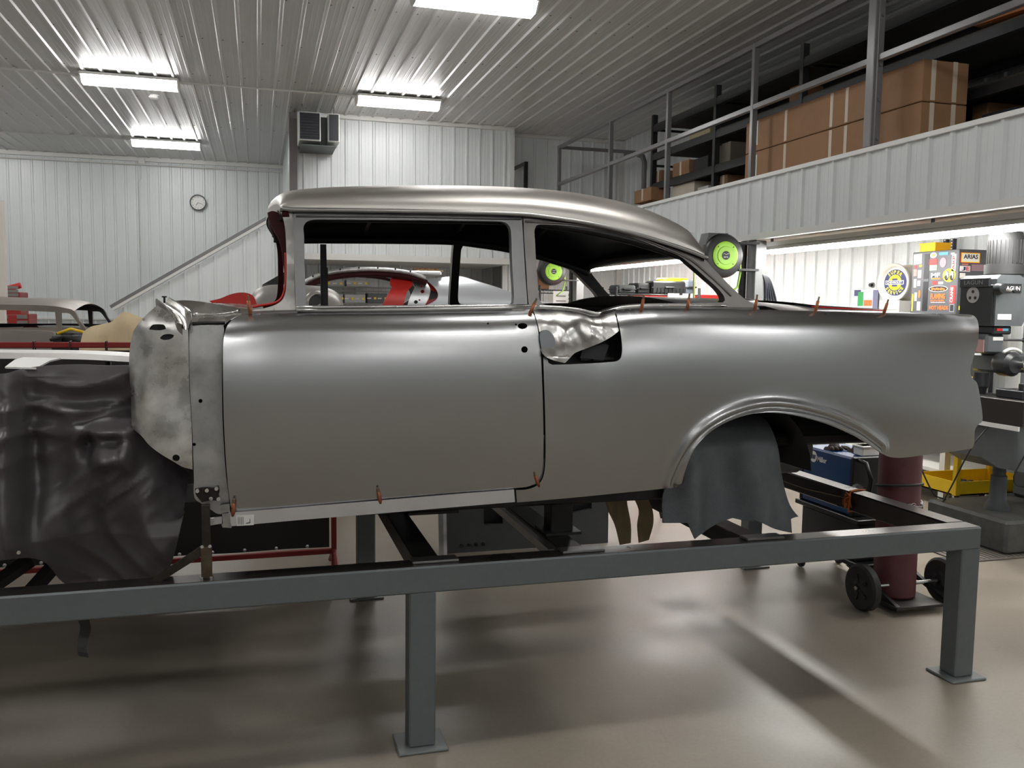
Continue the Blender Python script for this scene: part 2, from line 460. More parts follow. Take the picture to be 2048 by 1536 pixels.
# stair: sheeted side with its sloping cap rail
def stop(s): return 1.54+(s+2.07)*(3.02-1.62)/(.16+2.12)
tag(ribwall('wall_stair', lambda s, t, d: (s, 14.5+d, t), -2.07, .5, 0, lambda s: min(stop(s), 3.1), phase=.03), 'white ribbed stair side wall with sloping top')
hr = thing('stair_handrail', 'long sloping grey metal handrail on the white stair wall', 'handrail', (-2.12, 14.42, 1.62))
a = np.array([-2.14, 14.44, 1.60]); b = np.array([.5, 14.44, 3.23]); n = np.array([-(b-a)[2], 0, (b-a)[0]]); n = n/np.linalg.norm(n)
MB().prism([a-n*.02, b-n*.02, b+n*.03, a+n*.03], (0, .07, 0)).out('rail', GREYP, hr)
MB().prism([a-n*.06, b-n*.06, b-n*.02, a-n*.02], (0, .12, 0)).out('cap_trim', TRIM, hr)
col = thing('steel_column', 'tall dark taupe steel column at the corner of the raised office', 'column', (.56, 14.35, 0))
MB().bb(.50, .62, 14.3, 14.44, 0, CZ-.05).out('shaft', COLM, col)
MB().bb(.46, .66, 14.26, 14.48, 0, .02).out('base_plate', COLM, col)
# heater
ht = thing('unit_heater', 'black and white unit heater hanging under the ceiling beside the column', 'heater', (.92, 13.8, 4.1))
MB().bb(.62, .94, 13.72, 14.3, 4.13, 4.55, bev=.01).out('cabinet', M('heater_white', S(205, 208, 205), .4), ht)
MB().bb(1.05, 1.22, 13.72, 14.3, 4.13, 4.55, bev=.01).out('fan_housing', M('heater_white', S(205, 208, 205), .4), ht)
MB().bb(.94, 1.05, 13.95, 14.25, 4.12, 4.53).out('neck', M('heater_grey', S(70, 76, 74), .5), ht)
MB().bb(.635, .925, 13.708, 13.722, 4.15, 4.535).out('front_grille', M('heater_black', S(16, 18, 28), .45), ht)
MB().bb(1.065, 1.205, 13.708, 13.722, 4.15, 4.535).out('side_grille', M('heater_black', S(16, 18, 28), .45), ht)
for z in np.linspace(4.18, 4.51, 9): MB().bb(.64, .92, 13.70, 13.71, z-.003, z+.003).out('louvre', M('heater_black2', S(20, 22, 33), .5), ht)
MB().bb(.66, 1.17, 13.75, 14.45, 4.06, 4.08).out('shelf_bracket', M('heater_grey', S(70, 76, 74), .5), ht)
for x in (.68, 1.15): MB().bb(x-.01, x+.01, 13.9, 13.92, 4.55, CZ).out('hanger', GREYP, ht)
# clock
ck = at(396, 405, Y=20.0); cl = thing('wall_clock', 'round white wall clock with black rim on the far wall', 'clock', (ck[0], 20.0, ck[2]-.17))
c0 = (ck[0], 20.06, ck[2])
MB().lathe([(.165, 0), (.17, .03), (.17, .05), (.145, .05), (.145, .03)], c0, (0, -1, 0), 32, cap=False).out('rim', BLKM, cl, True, 30)
MB().lathe([(.155, 0), (.155, .028)], c0, (0, -1, 0), 32).out('dial', WHT, cl)
for k in range(12):
    g = k*math.pi/6; R = .12
    text('numeral', str(k or 12), (ck[0]+R*math.sin(g), 20.03, ck[2]+R*math.cos(g)), (1, 0, 0), (0, 0, 1), .028, INK, cl, eps=.003)
for nm, g, L, wd in (('hour_hand', math.radians(217), .07, .007), ('minute_hand', math.radians(110), .11, .005)):
    MB().tube([(ck[0], 20.024, ck[2]), (ck[0]+L*math.sin(g), 20.024, ck[2]+L*math.cos(g))], wd*.6, 4).out(nm, INK, cl)
# ceiling fixtures
def fixture():
    t = thing('ceiling_light', '', 'light', (0, 0, 0))
    MB().bb(-.61, .61, -.19, .19, -.055, -.02, bev=.008).out('housing', WHT, t)
    sec = [(-.165, -.055), (-.15, -.075), (-.08, -.145), (.08, -.145), (.15, -.075), (.165, -.055)]
    MB().prism([(-.59, y, z) for y, z in sec], (1.18, 0, 0)).out('lens', GLASS_OFF, t)
    for s in (-1, 1):
        MB().prism([(s*.59, y*1.05, z-.004 if z < -.1 else z) for y, z in sec], (s*.02, 0, 0)).out('end_cap', GLASS_OFF if False else WHT, t)
        MB().bb(s*.4-.02, s*.4+.02, -.02, .02, -.03, 0).out('mount', WHT, t)
    return t
LBL = {(-1.6, 13): 'bright ceiling light on the left, the nearer of the two in that row', (-1.6, 17.8): 'bright ceiling light nearest the far left wall', (2.0, 13): 'bright ceiling light above the bright white office wall', (2.06, 8.55): 'large bright ceiling light cut off by the top edge of the picture'}
spots = [(2.06, 8.55), (2.0, 3.15), (-1.6, 3.15), (-1.6, 13), (2.0, 13), (-1.6, 17.8), (-1.6, 8.55), (2.0, -1.7), (-1.6, -1.7), (2.0, -6.6), (-1.6, -6.6), (-5.2, 8.55), (-5.2, 13), (-5.2, -1.7), (-5.2, 3.1), (-5.2, 17.8), (5.6, -1.7), (5.6, -6.6)]
fx = fixture()
for i, (x, y) in enumerate(spots):
    o = fx if i == 0 else copy_tree(fx)
    o.location = (x, y, CZ); o['group'] = 'ceiling strip lights'
    o['label'] = LBL.get((x, y), 'ceiling strip light outside the picture')
# conduits
def conduit(label, path, r=.014, extra=()):
    t = thing('electrical_conduit', label, 'conduit', tuple(path[0]))
    MB().tube(path, r, 6).out('pipe', TRIM, t)
    for p in extra: MB().box(p, (.05, .05, .03)).out('clip', TRIM, t)
conduit('thin conduit across the ceiling through the two nearer lights', [(-9, 13, CZ-.03), (1.4, 13, CZ-.03)], extra=[(x, 13, CZ-.02) for x in (-3, -.4, .9)])
conduit('thin conduit across the ceiling to the light nearest the far wall', [(-9, 17.8, CZ-.03), (-2.2, 17.8, CZ-.03)], extra=[(-3.2, 17.8, CZ-.02)])
jb = at(283, 322, Y=20.0)
conduit('thin conduit running down the far wall from a junction box', [(jb[0]-.02, 20.04, jb[2]), (jb[0]-.02, 20.04, jb[2]-.35), (jb[0]-.06, 20.04, jb[2]-.42), (jb[0]-.06, 20.04, 1.75)])
tb = thing('junction_box', 'small square junction box under the far wall trim', 'junction box', (jb[0], 20.02, jb[2]-.07))
MB().bb(jb[0]-.07, jb[0]+.07, 19.97, 20.06, jb[2]-.07, jb[2]+.07, bev=.01).out('box', TRIM, tb); MB().bb(jb[0]-.06, jb[0]+.06, 19.963, 19.97, jb[2]-.06, jb[2]+.06).out('cover', TRIM, tb)
conduit('thin conduit along the top of the far wall', [(-9, 20.02, CZ-.16), (.5, 20.02, CZ-.16)])
sd = at(307, 196, Z=CZ-.04); t = thing('smoke_detector', 'small round white smoke detector beside the left ceiling light', 'smoke detector', (sd[0], sd[1], CZ-.06))
MB().lathe([(.05, -.06), (.07, -.045), (.075, 0)], (sd[0], sd[1], CZ), n=20).out('body', WHT, t, True, 40)
MB().lathe([(.085, -.012), (.085, 0)], (sd[0], sd[1], CZ), n=20).out('base', WHT, t)

# ------------------------------------------------------------------ mezzanine on the right
MX = 4.70; MZ0, MZ1 = 2.385, 2.96
tag(ribwall('wall_mezzanine_fascia', lambda s, t, d: (MX+d, s, t), 1.2, 13.9, MZ0, MZ1, phase=.1), 'white ribbed fascia along the mezzanine edge')
struct(MB().bb(MX+.06, WX, 1.2, 13.9, MZ0+.02, MZ1-.01).out('ceiling_mezzanine', M('mezz_soffit', S(196, 184, 172), .6, var=.15, vscale=3)))
struct(MB().bb(MX-.035, MX+.1, 1.2, 13.9, MZ1-.01, MZ1+.025).out('trim_8', M('trim_bright', S(232, 232, 230), .3)))
struct(MB().bb(MX-.022, MX+.05, 1.2, 13.9, MZ0-.012, MZ0+.045).out('trim_9', TRIM))
mr = thing('mezzanine_railing', 'grey square tube railing along the mezzanine edge', 'railing', (MX+.03, 9.0, MZ1+.025))
RZ, RM = 4.29, 3.70
def bar(nm, x0, x1, y0, y1, z0, z1): MB().bb(x0, x1, y0, y1, z0, z1, bev=.004).out(nm, GREYP, mr)
for ya, yb in ((1.3, 5.998), (6.092, 13.7)):
    bar('top_rail', MX+.0, MX+.05, ya, yb, RZ-.05, RZ); bar('middle_rail', MX+.0, MX+.05, ya, yb, RM-.05, RM)
for y in (13.675, 11.5, 9.72, 7.83, 4.1, 2.2): bar('post', MX-.003, MX+.053, y-.025, y+.025, MZ1+.025, RZ)
bar('end_rail', MX+.05, WX-.35, 13.65, 13.7, RZ-.05, RZ); 
bp = thing('mezzanine_post', 'tall glossy grey post from mezzanine floor to ceiling beside the cardboard boxes', 'post', (MX+.02, 6.04, MZ1+.025))
MB().bb(MX-.035, MX+.0, 6.0, 6.09, MZ1+.025, CZ, bev=.006).out('flange', GREYP, bp)
MB().bb(MX+.0, MX+.06, 6.0, 6.09, MZ1+.025, CZ, bev=.006).out('web', GREYP, bp)
for z in (3.05, 3.35, 3.62, 4.0): MB().cyl((MX+.03, 6.0, z), (MX+.03, 5.985, z), .014, 8).out('bolt', GREYP, bp)
# small stair-head railing seen over the roof
sr = thing('landing_railing', 'short dark railing stub at the edge of the raised office', 'railing', (4.3, 14.75, 2.86))
p0 = at(1020, 345, Y=14.75); p1 = at(1052, 326, Y=14.75); p0[0] = MIDR-.02
MB().tube([p0, p1], .03, 4).out('rail', GREYP, sr); MB().bb(p1[0]-.03, p1[0]+.03, 14.72, 14.78, 2.9, p1[2]+.02).out('post', DARKM, sr); MB().bb(MIDR-.02, p1[0]+.03, 14.7, 15.0, 2.86, 2.9).out('landing_edge', DARKM, sr)
# support columns below the mezzanine
for lab, y in (('grey steel post with bolts carrying the nearer green reel', 7.8), ('grey steel post carrying the farther green reel', 12.86)):
    t = thing('support_post', lab, 'post', (MX+.08, y, 0))
    MB().bb(MX+.02, MX+.14, y-.11, y+.05, 0, MZ0-.015, bev=.006).out('shaft', M('post_grey', S(128, 130, 130), .3), t)
    MB().bb(MX-.01, MX+.02, y+.05, y+.14, 0, MZ0-.015).out('flange', DARKM, t)
    MB().bb(MX-.05, MX+.2, y-.15, y+.2, 0, .02).out('base_plate', GREYP, t)
    for z in (1.70, 1.76, 1.82, 1.88): MB().cyl((MX-.01, y+.10, z), (MX-.035, y+.10, z), .016, 8).out('bolt', CHROME, t)
# fluorescent strips
for lab, y0, y1 in (('long bright fluorescent strip under the mezzanine above the stickered cabinet', 3.35, 7.95), ('bright fluorescent strip under the mezzanine seen through the rear window', 8.5, 13.4)):
    t = thing('strip_light', lab, 'light', (5.0, (y0+y1)/2, MZ0-.15))
    MB().bb(4.93, 5.07, y0, y1, MZ0-.06, MZ0-.02).out('housing', REFL, t)
    MB().prism([(4.90, y0, MZ0-.10), (5.10, y0, MZ0-.10), (5.05, y0, MZ0-.06), (4.95, y0, MZ0-.06)], (0, y1-y0, 0)).out('reflector', REFL, t)
    for x in (4.955, 5.045): MB().cyl((x, y0+.03, MZ0-.115), (x, y1-.03, MZ0-.115), .018, 10).out('tube', TUBEM, t, True)
    for y in (y0+.1, (y0+y1)/2, y1-.1): MB().bb(4.99, 5.01, y-.01, y+.01, MZ0-.02, MZ0+.025).out('hanger', GREYP, t)
# ---------------- mezzanine stores
def ym(px, X): return at(px, 300, X=X)[1]
RX0, RX1 = 5.45, 6.25
ups = [ym(1308, RX0), ym(1432, RX0), ym(1602, RX0), 4.6]
rk = thing('pallet_rack', 'tall black steel storage rack on the mezzanine', 'rack', (5.85, 8, MZ1-.01))
FZ = MZ1-.01
for y in ups:
    for x in (RX0, RX1):
        MB().bb(x-.035, x+.035, y-.03, y+.03, FZ, 4.42).out('upright', RACK, rk)
    for z in (3.2, 3.7, 4.2): MB().bb(RX0, RX1, y-.015, y+.015, z, z+.03).out('brace', RACK, rk)
LEV = (3.06, 3.46, 3.88, 4.28)
for i in range(len(ups)-1):
    for z in LEV:
        for x in (RX0, RX1): MB().bb(x-.03, x+.03, ups[i+1]+.03, ups[i]-.03, z-.10, z-.02).out('beam', RACK, rk)
        if True: MB().bb(RX0-.02, RX1+.02, ups[i+1]+.02, ups[i]-.02, z-.02, z).out('shelf', M('rack_board', S(70, 66, 60), .8), rk)  # boards on the topmost level are added to darken the wall behind
def carton(label, x0, x1, y0, y1, z0, z1, mat=CARD, tapes=(), name='cardboard_box', flap=True, grp=None):
    t = thing(name, label, 'box', ((x0+x1)/2, (y0+y1)/2, z0), grp)
    MB().bb(x0, x1, y0, y1, z0, z1, bev=.006).out('carton', mat, t)
    if flap:
        MB().bb(x0-.002, x1+.002, (y0+y1)/2-.025, (y0+y1)/2+.025, z0+.02, z1+.002).out('tape_strip', TAPE, t)
    for y in tapes: MB().bb(x0-.004, x0, y-.02, y+.02, z0+.01, z1-.01).out('tape_strip', TAPE, t)
    return t
BX = 4.90; y_n = at(1840, 250, X=BX)[1]; y_f = at(1490, 330, X=BX)[1]
zb0 = MZ1; zb1 = at(1840, 200, X=BX)[2]; zb2 = at(1840, 120, X=BX)[2]
xr = 5.33
for lab, z0, z1 in (('long brown cardboard box with tape, the lower of two on the mezzanine', zb0, zb1-.015), ('long brown cardboard box with tape, the upper of two on the mezzanine', zb1-.008, zb2)):
    t = carton(lab, BX, xr, y_n, y_f, z0, z1, tapes=[ym(p, BX) for p in (1570, 1660, 1690)], flap=False, grp='long boxes on the mezzanine')
    for x in (BX+.10, BX+.30): MB().bb(x-.02, x+.02, y_n-.004, y_n, z0+.01, z1).out('tape_strip', TAPE, t)
    MB().bb(BX-.005, BX, ym(1512, BX)-.03, ym(1512, BX)+.04, z0+.06, z0+.30).out('label', PAPER, t)
    MB().bb(BX-.007, BX-.005, ym(1512, BX)-.0, ym(1512, BX)+.03, z0+.12, z0+.24).out('label_print', NAVY, t)
def carpx(label, xa, xb, X, ya, yb, dep, mat, nm='cardboard_box', flap=True):
    A = at(xa, yb, X=X); B = at(xb, ya, X=X); y0, y1 = min(A[1], B[1]), max(A[1], B[1])
    A2 = at((xa+xb)/2, yb, X=X); B2 = at((xa+xb)/2, ya, X=X)
    return carton(label, X, X+dep, y0, y1, A2[2], B2[2], mat, flap=flap, name=nm)
def onshelf(label, X, pa, pb, lev, h, dep, mat, flap=True):
    y0, y1 = sorted((ym(pa, X), ym(pb, X))); z = LEV[lev]
    return carton(label, X, X+dep, y0+.02, y1-.02, z, z+h, mat, flap=flap, grp='cartons on the rack')
onshelf('white and brown carton on the bottom shelf of the black rack', 5.5, 1346, 1392, 0, .30, .4, M('pale_carton', S(214, 204, 186), .7), flap=False)
onshelf('small white carton next to the pale one on the bottom rack shelf', 5.52, 1396, 1420, 0, .20, .3, M('white_carton', S(205, 205, 203), .7), flap=False)
onshelf('tall brown carton at the right of the bottom rack shelf', 5.55, 1440, 1458, 0, .28, .3, CARD)
onshelf('brown carton with white label on the second rack shelf', 5.5, 1345, 1380, 1, .20, .35, CARD)
onshelf('dark carton on the second rack shelf', 5.52, 1386, 1418, 1, .18, .3, BLKR, False)
onshelf('dark grey carton with pale print on the second rack shelf', 5.52, 1436, 1462, 1, .26, .3, M('carton_grey', S(120, 112, 100), .7), False)
onshelf('brown carton at the left end of the second rack shelf', 5.55, 1312, 1324, 1, .2, .3, CARD)
onshelf('pale wrapped bundle on the third rack shelf', 5.5, 1376, 1420, 2, .10, .3, M('pale_wrap', S(180, 168, 130), .6), False)
onshelf('brown carton on the third rack shelf near the tall upright', 5.6, 1572, 1596, 2, .22, .3, CARDD, False)
onshelf('dark folded cloth bag on the rack right of the long boxes', 5.5, 1955, 2030, 0, .18, .5, M('dark_bag', S(46, 50, 58), .9), False)
onshelf('brown carton on the rack behind the long boxes', 5.6, 1936, 1975, 0, .30, .4, CARDD, False)
carpx('brown carton on the mezzanine floor at the far end of the rack', 1268, 1302, 5.3, 378, 404, .3, CARD)
t = thing('wooden_board', 'long orange brown board lying on the rack above the upper box', 'board', (5.4, 4.9, 3.88))
MB().box((5.52, 5.0, 3.92), (.16, 1.5, .04), rz=.12).out('board', M('orange_board', S(178, 108, 60), .6, var=.1), t)
MB().box((5.50, 5.7, 3.93), (.22, .12, .07), rz=.3).out('end_cleat', CARDD, t)
pe = at(1290, 280, X=6.2); t = thing('vent_pipe', 'grey bent vent pipe in the far corner above the mezzanine', 'pipe', (6.2, pe[1], MZ1))
MB().tube([(6.2, pe[1], MZ1), (6.2, pe[1], 4.1), (6.18, pe[1]+.03, 4.2), (6.1, pe[1]+.1, 4.25), (5.95, pe[1]+.25, 4.25)], .045, 8).out('pipe', GREYP, t, True)
# ================================================================== THE CAR BODY
YC = 4.10
belt_px = [(300, 642), (380, 634), (450, 630), (500, 626), (592, 622), (800, 620), (1000, 617), (1066, 614), (1120, 617), (1160, 622), (1188, 629), (1200, 629), (1215, 624), (1240, 618), (1260, 616), (1300, 614), (1400, 615), (1500, 618), (1640, 621), (1750, 624), (1850, 626), (1940, 628), (1965, 631)]
_b = np.array([at(x, y, Y=3.25) for x, y in belt_px]); BXs, BZs = _b[:, 0], _b[:, 2]
def ztop(X): return np.interp(X, BXs, BZs)
arch_px = [(1364, 968), (1368, 950), (1376, 925), (1388, 900), (1403, 880), (1425, 861), (1450, 846), (1480, 834), (1510, 827), (1540, 825), (1580, 829), (1620, 838), (1660, 850), (1710, 872), (1740, 890), (1765, 907)]
ARCH = [np.array([p[0], p[2]]) for p in (at(x, y, Y=3.2) for x, y in spline(arch_px, 8, closed=False))]
def Yside(X, Z):
    X = np.asarray(X, float); Z = np.asarray(Z, float)
    zr = ztop(X)-Z
    R = .075
    q = np.clip((R-zr)/R, 0, .985)
    off = R*(1-np.sqrt(1-q*q))
    off = off+np.where(zr > .26, .085*((zr-.26)/.48)**2, .055*((.26-np.clip(zr, 0, .26))/.26)**2)
    off = off+.05*np.clip((.1-X)/.5, 0, 2)**2+.10*np.clip((X-2.0)/1.15, 0, 2)**2
    if X.size and X.max() > 1.4:
        d = segdist(np.stack([X.ravel(), Z.ravel()], 1), ARCH, closed=False).reshape(X.shape)
        fl = 1/(1+np.exp((d-.055)/.009))
        off = off-.030*fl+.016*np.exp(-((d-.027)/.012)**2)
    return 3.17+off
YUP0, ZUP0 = 3.315, 1.69
def Yup(X, Z): return .012+ YUP0+(np.asarray(Z, float)-ZUP0)*.27+.02*np.clip((np.asarray(X, float)-1.2)/.9, 0, 1)**2
car = thing('car_body', 'bare metal fifties two-door sedan body without glass on a steel table', 'car', (1.4, YC, .9))
SM = [STEEL, BLACKP, STEEL]
# ---- door
door_px = [(446, 700), (447, 680), (451, 660), (459, 645), (472, 634), (490, 628), (520, 626), (592, 623), (800, 621), (1000, 618), (1056, 616), (1064, 624), (1070, 636), (1076, 660), (1081, 700), (1084, 760), (1086, 820), (1087, 880), (1086, 925), (1082, 950), (1072, 965), (1052, 974), (900, 986), (760, 998), (600, 1012), (466, 1023), (461, 1010), (454, 950), (448, 850), (446, 760)]
door_holes = [ell(1045, 652, 9.5, 6, 16), ell(1049, 699, 6.5, 6.5, 8), ell(1032, 649, 2, 2, 8), ell(976, 647, 2, 2, 8)]
door, dpoly, _ = sheet('door', door_px, door_holes, Yside, SM, car, step=.03)
door['label'] = 'bare steel door skin with lock holes'
def Yin(dy): return lambda X, Z: Yside(X, Z)+dy
wf_out = [(586, 422), (700, 423), (900, 426), (1043, 429), (1046, 470), (1050, 540), (1055, 611), (1054, 620), (800, 622), (592, 624), (589, 540), (587, 470)]
wf_in = [(608, 470), (607, 455), (612, 445), (622, 440), (640, 439), (800, 440), (1000, 443), (1012, 446), (1019, 453), (1022, 465), (1024, 520), (1028, 590), (1027, 606), (1020, 611), (800, 612), (620, 612), (613, 608), (610, 560)]
sheet('window_frame', wf_out, [wf_in], Yup, [PRIMER, BLACKP, PRIMER], door, step=.05, thick=.035)
def strip(name, px, r, mat, parent, surf=Yup, dy=0., mirror=False, sub=4, n=6):
    pts = []
    for p in spline(px, sub, closed=False):
        q = onsurf(p, surf); y = float(surf(np.array([q[0]]), np.array([q[1]]))[0])+dy
        pts.append((q[0], 2*YC-y if mirror else y, q[1]))
    return MB().tube(pts, r, n).out(name, mat, parent, True)
strip('window_bead', [(592, 432), (800, 433), (1042, 438)], .004, PRIMER, door, dy=-.004)
strip('belt_moulding', [(592, 615), (800, 613.5), (1056, 611.5)], .007, BRIGHT, door, dy=-.02)
strip('belt_moulding', [(592, 621), (800, 619.5), (1058, 615.5)], .008, STEEL2, door, dy=-.045)
# ledge from skin to window frame
def ledge(name, px, parent, mat, mirror=False):
    A = []; B = []; Cc = []
    for p in spline(px, 4, closed=False):
        q = onsurf(p, Yside); z = q[1]
        y0 = float(Yside(np.array([q[0]]), np.array([z]))[0]); y1 = float(Yup(np.array([q[0]]), np.array([z]))[0])+.02
        f = (lambda y: 2*YC-y) if mirror else (lambda y: y)
        A.append((q[0], f(y0), z)); B.append((q[0], f((y0+y1)/2), z+.008)); Cc.append((q[0], f(y1), z+.002))
    D = [(a[0], a[1], a[2]-.012) for a in A]; E = [(c[0], c[1], c[2]-.012) for c in Cc]
    return MB().grid([D, A, B, Cc, E, D]).out(name, mat, parent, True, 40)
ledge('belt_ledge', [(500, 627), (592, 624), (800, 622), (1056, 617)], door, STEEL2)
# dark inner door shell closes the holes
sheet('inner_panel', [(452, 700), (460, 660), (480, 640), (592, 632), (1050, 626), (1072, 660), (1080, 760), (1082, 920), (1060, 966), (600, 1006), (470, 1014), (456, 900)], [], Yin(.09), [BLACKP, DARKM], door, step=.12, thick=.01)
# ---- quarter panel
q_px = [(1232, 623), (1242, 619.5), (1260, 617.5), (1300, 615.5), (1400, 616.5), (1500, 619), (1640, 622), (1750, 625), (1850, 627), (1935, 628.5), (1948, 632), (1955, 641), (1957.5, 660), (1955, 690), (1948, 712), (1942, 732), (1941, 746), (1945, 757), (1953, 764), (1957, 776), (1961, 800), (1965, 830), (1964, 843), (1956, 850), (1950, 860), (1948.5, 888), (1944, 897), (1900, 904), (1850, 910), (1805, 915.5), (1780, 914), (1765, 907)] + arch_px[::-1][1:-1] + [(1364, 966), (1358, 973), (1330, 977), (1240, 986), (1150, 995), (1034, 1005), (1032, 980), (1052, 979), (1074, 971), (1086, 955), (1090.5, 925), (1091, 880), (1090, 820), (1088, 760), (1086.5, 714), (1094, 717), (1097, 726), (1106, 729.5), (1228, 723.5), (1240, 718), (1244, 706), (1244, 690), (1241, 665), (1237, 645)]
quarter, qpoly, _ = sheet('quarter_panel', q_px, [], Yside, SM, car, step=.03, sub=4, dense=(ARCH, .09, .0065))
quarter['label'] = 'bare steel rear quarter panel with wheel arch and fin'
# far side quarter: same skin without the cut-out
q_far = [p for p in q_px[:54]]
i_end = next(i for i, p in enumerate(q_px) if p == (1086.5, 714))
q_full = [(1066, 618), (1120, 620), (1160, 625), (1190, 631), (1215, 627)]+q_px[:i_end]+[(1083, 690), (1078, 660)]
o, _, _ = sheet('quarter_panel', q_full, [], Yside, SM, car, step=.08, mirror=YC, sub=3)
# hammered repair patch above the cut-out
patch_px = [(1066, 618), (1090, 618), (1120, 620), (1160, 625), (1188, 632), (1200, 632), (1215, 627), (1229, 623.5), (1234, 645), (1238, 662), (1222, 674), (1200, 686), (1175, 696), (1150, 706), (1138, 718), (1130, 726), (1112, 722), (1096, 716), (1087, 709), (1083, 695), (1080, 670), (1074, 642)]
def Ypatch(X, Z):
    X = np.asarray(X, float); Z = np.asarray(Z, float); zr = ztop(X)-Z
    b = .003*np.sin(38*X+9*Z)*np.sin(47*Z-12*X)*np.clip(zr/.05, 0, 1)+.0014*np.sin(95*X)*np.sin(80*Z+30*X)*np.clip(zr/.08, 0, 1)
    dish = .022*np.exp(-(((X-1.26)/.07)**2+((zr-.085)/.05)**2))
    lip = -.030*np.clip((zr-.10-.35*(1.42-X)*0)/.09, 0, 1)**2
    return Yside(X, Z)+b+dish+lip
sheet('repair_patch', patch_px, [], Ypatch, [HAMMER, DARKM, HAMMER], car, step=.011)[0]['label'] = 'bright hammered and welded repair metal'
sheet('filler_disc', [(1080, 668), (1084, 661), (1094, 660), (1103, 666), (1109, 676), (1111, 690), (1108, 702), (1102, 709), (1095, 708), (1086, 703), (1082, 690)], [], lambda X, Z: Ypatch(X, Z)*0+Yside(X, Z)-.012, [M('disc_grey', S(128, 133, 136), .5, .3), DARKM], car, step=.02, thick=.006)
sheet('inner_brace', [(1165, 700), (1205, 688), (1218, 690), (1208, 720), (1160, 716)], [], Yin(.075), [M('inner_grey', S(52, 53, 55), .6), DARKM], car, step=.1)
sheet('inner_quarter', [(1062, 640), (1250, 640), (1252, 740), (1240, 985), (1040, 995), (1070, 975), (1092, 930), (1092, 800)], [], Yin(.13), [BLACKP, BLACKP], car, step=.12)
for p in ((1170, 718), (1195, 719), (1215, 717)): 
    q = at(p[0], p[1], Y=3.30); MB().box((q[0], q[1], q[2]), (.05, .02, .01), rz=.2).out('tack_bracket', ZINC, car)
# ---- quarter window frame, near and far
qw_out = [(1047, 430), (1100, 437), (1180, 450), (1260, 468), (1330, 489), (1380, 507), (1410, 519), (1421, 531), (1445, 556), (1470, 581), (1490, 598), (1506, 608), (1520, 617), (1500, 619.5), (1400, 617), (1300, 616), (1242, 620), (1215, 627), (1197, 632), (1160, 625), (1120, 619), (1062, 615), (1057, 606), (1052, 530), (1048, 470)]
qw_in = [(1070, 480), (1069, 462), (1072, 452), (1080, 449), (1136, 452), (1214, 463), (1275, 479), (1322, 497), (1357, 511), (1385, 532), (1416, 559), (1436, 577), (1447, 591), (1450, 600), (1446, 605), (1400, 606), (1300, 607), (1262, 609), (1240, 612), (1215, 619), (1197, 624), (1185, 622), (1140, 615), (1100, 611), (1086, 608), (1079, 598), (1075, 560), (1072, 520)]
for mir in (None, YC):
    sheet('quarter_window_frame', qw_out, [qw_in], Yup, [DKSTEEL, BLACKP, DKSTEEL], car, step=.05, thick=.05, mirror=mir)
    ledge('belt_ledge', [(1064, 617), (1120, 620), (1160, 625), (1188, 632), (1200, 632), (1215, 627), (1242, 620), (1300, 616.5), (1400, 617), (1520, 619)], car, STEEL2, mirror=mir is not None)
strip('roof_rail_bead', [(1050, 443), (1136, 447), (1214, 458), (1275, 474), (1330, 496), (1380, 519), (1412, 545), (1440, 570), (1462, 592)], .005, DKSTEEL, car, dy=-.001)
strip('belt_bead', [(1066, 613), (1120, 615.5), (1160, 620.5), (1188, 627), (1200, 627), (1215, 622), (1240, 615.5), (1300, 611.5), (1450, 611)], .007, BRIGHT, car, dy=-.015)
# ---- A pillars
ap = [(562, 416), (575, 418), (585, 421), (587, 470), (589, 560), (591, 624), (560, 625), (520, 626), (500, 625), (504, 621), (530, 616), (552, 609), (565, 599), (571, 584), (573, 555), (573, 510), (571, 465), (567, 440), (562, 427), (555, 420)]
for mir in (None, YC):
    sheet('windshield_pillar', ap, [], Yup, [BRIGHT, MAROON, MAROON], car, step=.04, thick=.05, mirror=mir)
strip('windshield_flange', [(571.5, 505), (572, 530), (572, 560), (568, 586), (560, 600), (546, 607), (522, 611), (505, 614)], .005, REDP, car, dy=.03)
sheet('windshield_reveal', [(535, 425), (545, 422), (556, 426), (565, 440), (570, 465), (573, 510), (573, 590), (570, 590), (569, 550), (566, 520), (563, 498), (556, 476), (545, 456), (538, 440)], [], lambda X, Z: Yup(X, Z)+.055, [MAROON, MAROON], car, step=.04, thick=.02)
# ---- roof
drip_px = [(560, 417), (585, 420), (700, 421.5), (900, 425), (1045, 429.5), (1100, 436), (1180, 448.5), (1260, 466.5), (1330, 487), (1380, 504), (1411, 517)]
dr = np.array([[*onsurf(p, Yup), 0] for p in spline(drip_px, 5, closed=False)])
def zdrip(X): return np.interp(X, dr[:, 0], dr[:, 1])
crown_px = [(534, 420), (536, 411), (541, 403), (550, 395), (562, 389), (580, 384), (610, 380.5), (660, 377), (760, 374), (900, 373), (1000, 375), (1100, 380), (1180, 388), (1260, 402), (1300, 413), (1340, 427), (1380, 446), (1404, 463), (1414, 480), (1417, 492)]
cr = np.array([at(x, y, Y=3.80) for x, y in spline(crown_px, 4, closed=False)])
cr = cr[np.argsort(cr[:, 0])]
zc_x, zc_z = cr[:, 0], cr[:, 2]+.008
def zcrown(X): return np.interp(X, zc_x, zc_z)
XF, XR = zc_x[0], 2.02
xfn = dr[0, 0]; xrn = dr[-1, 0]
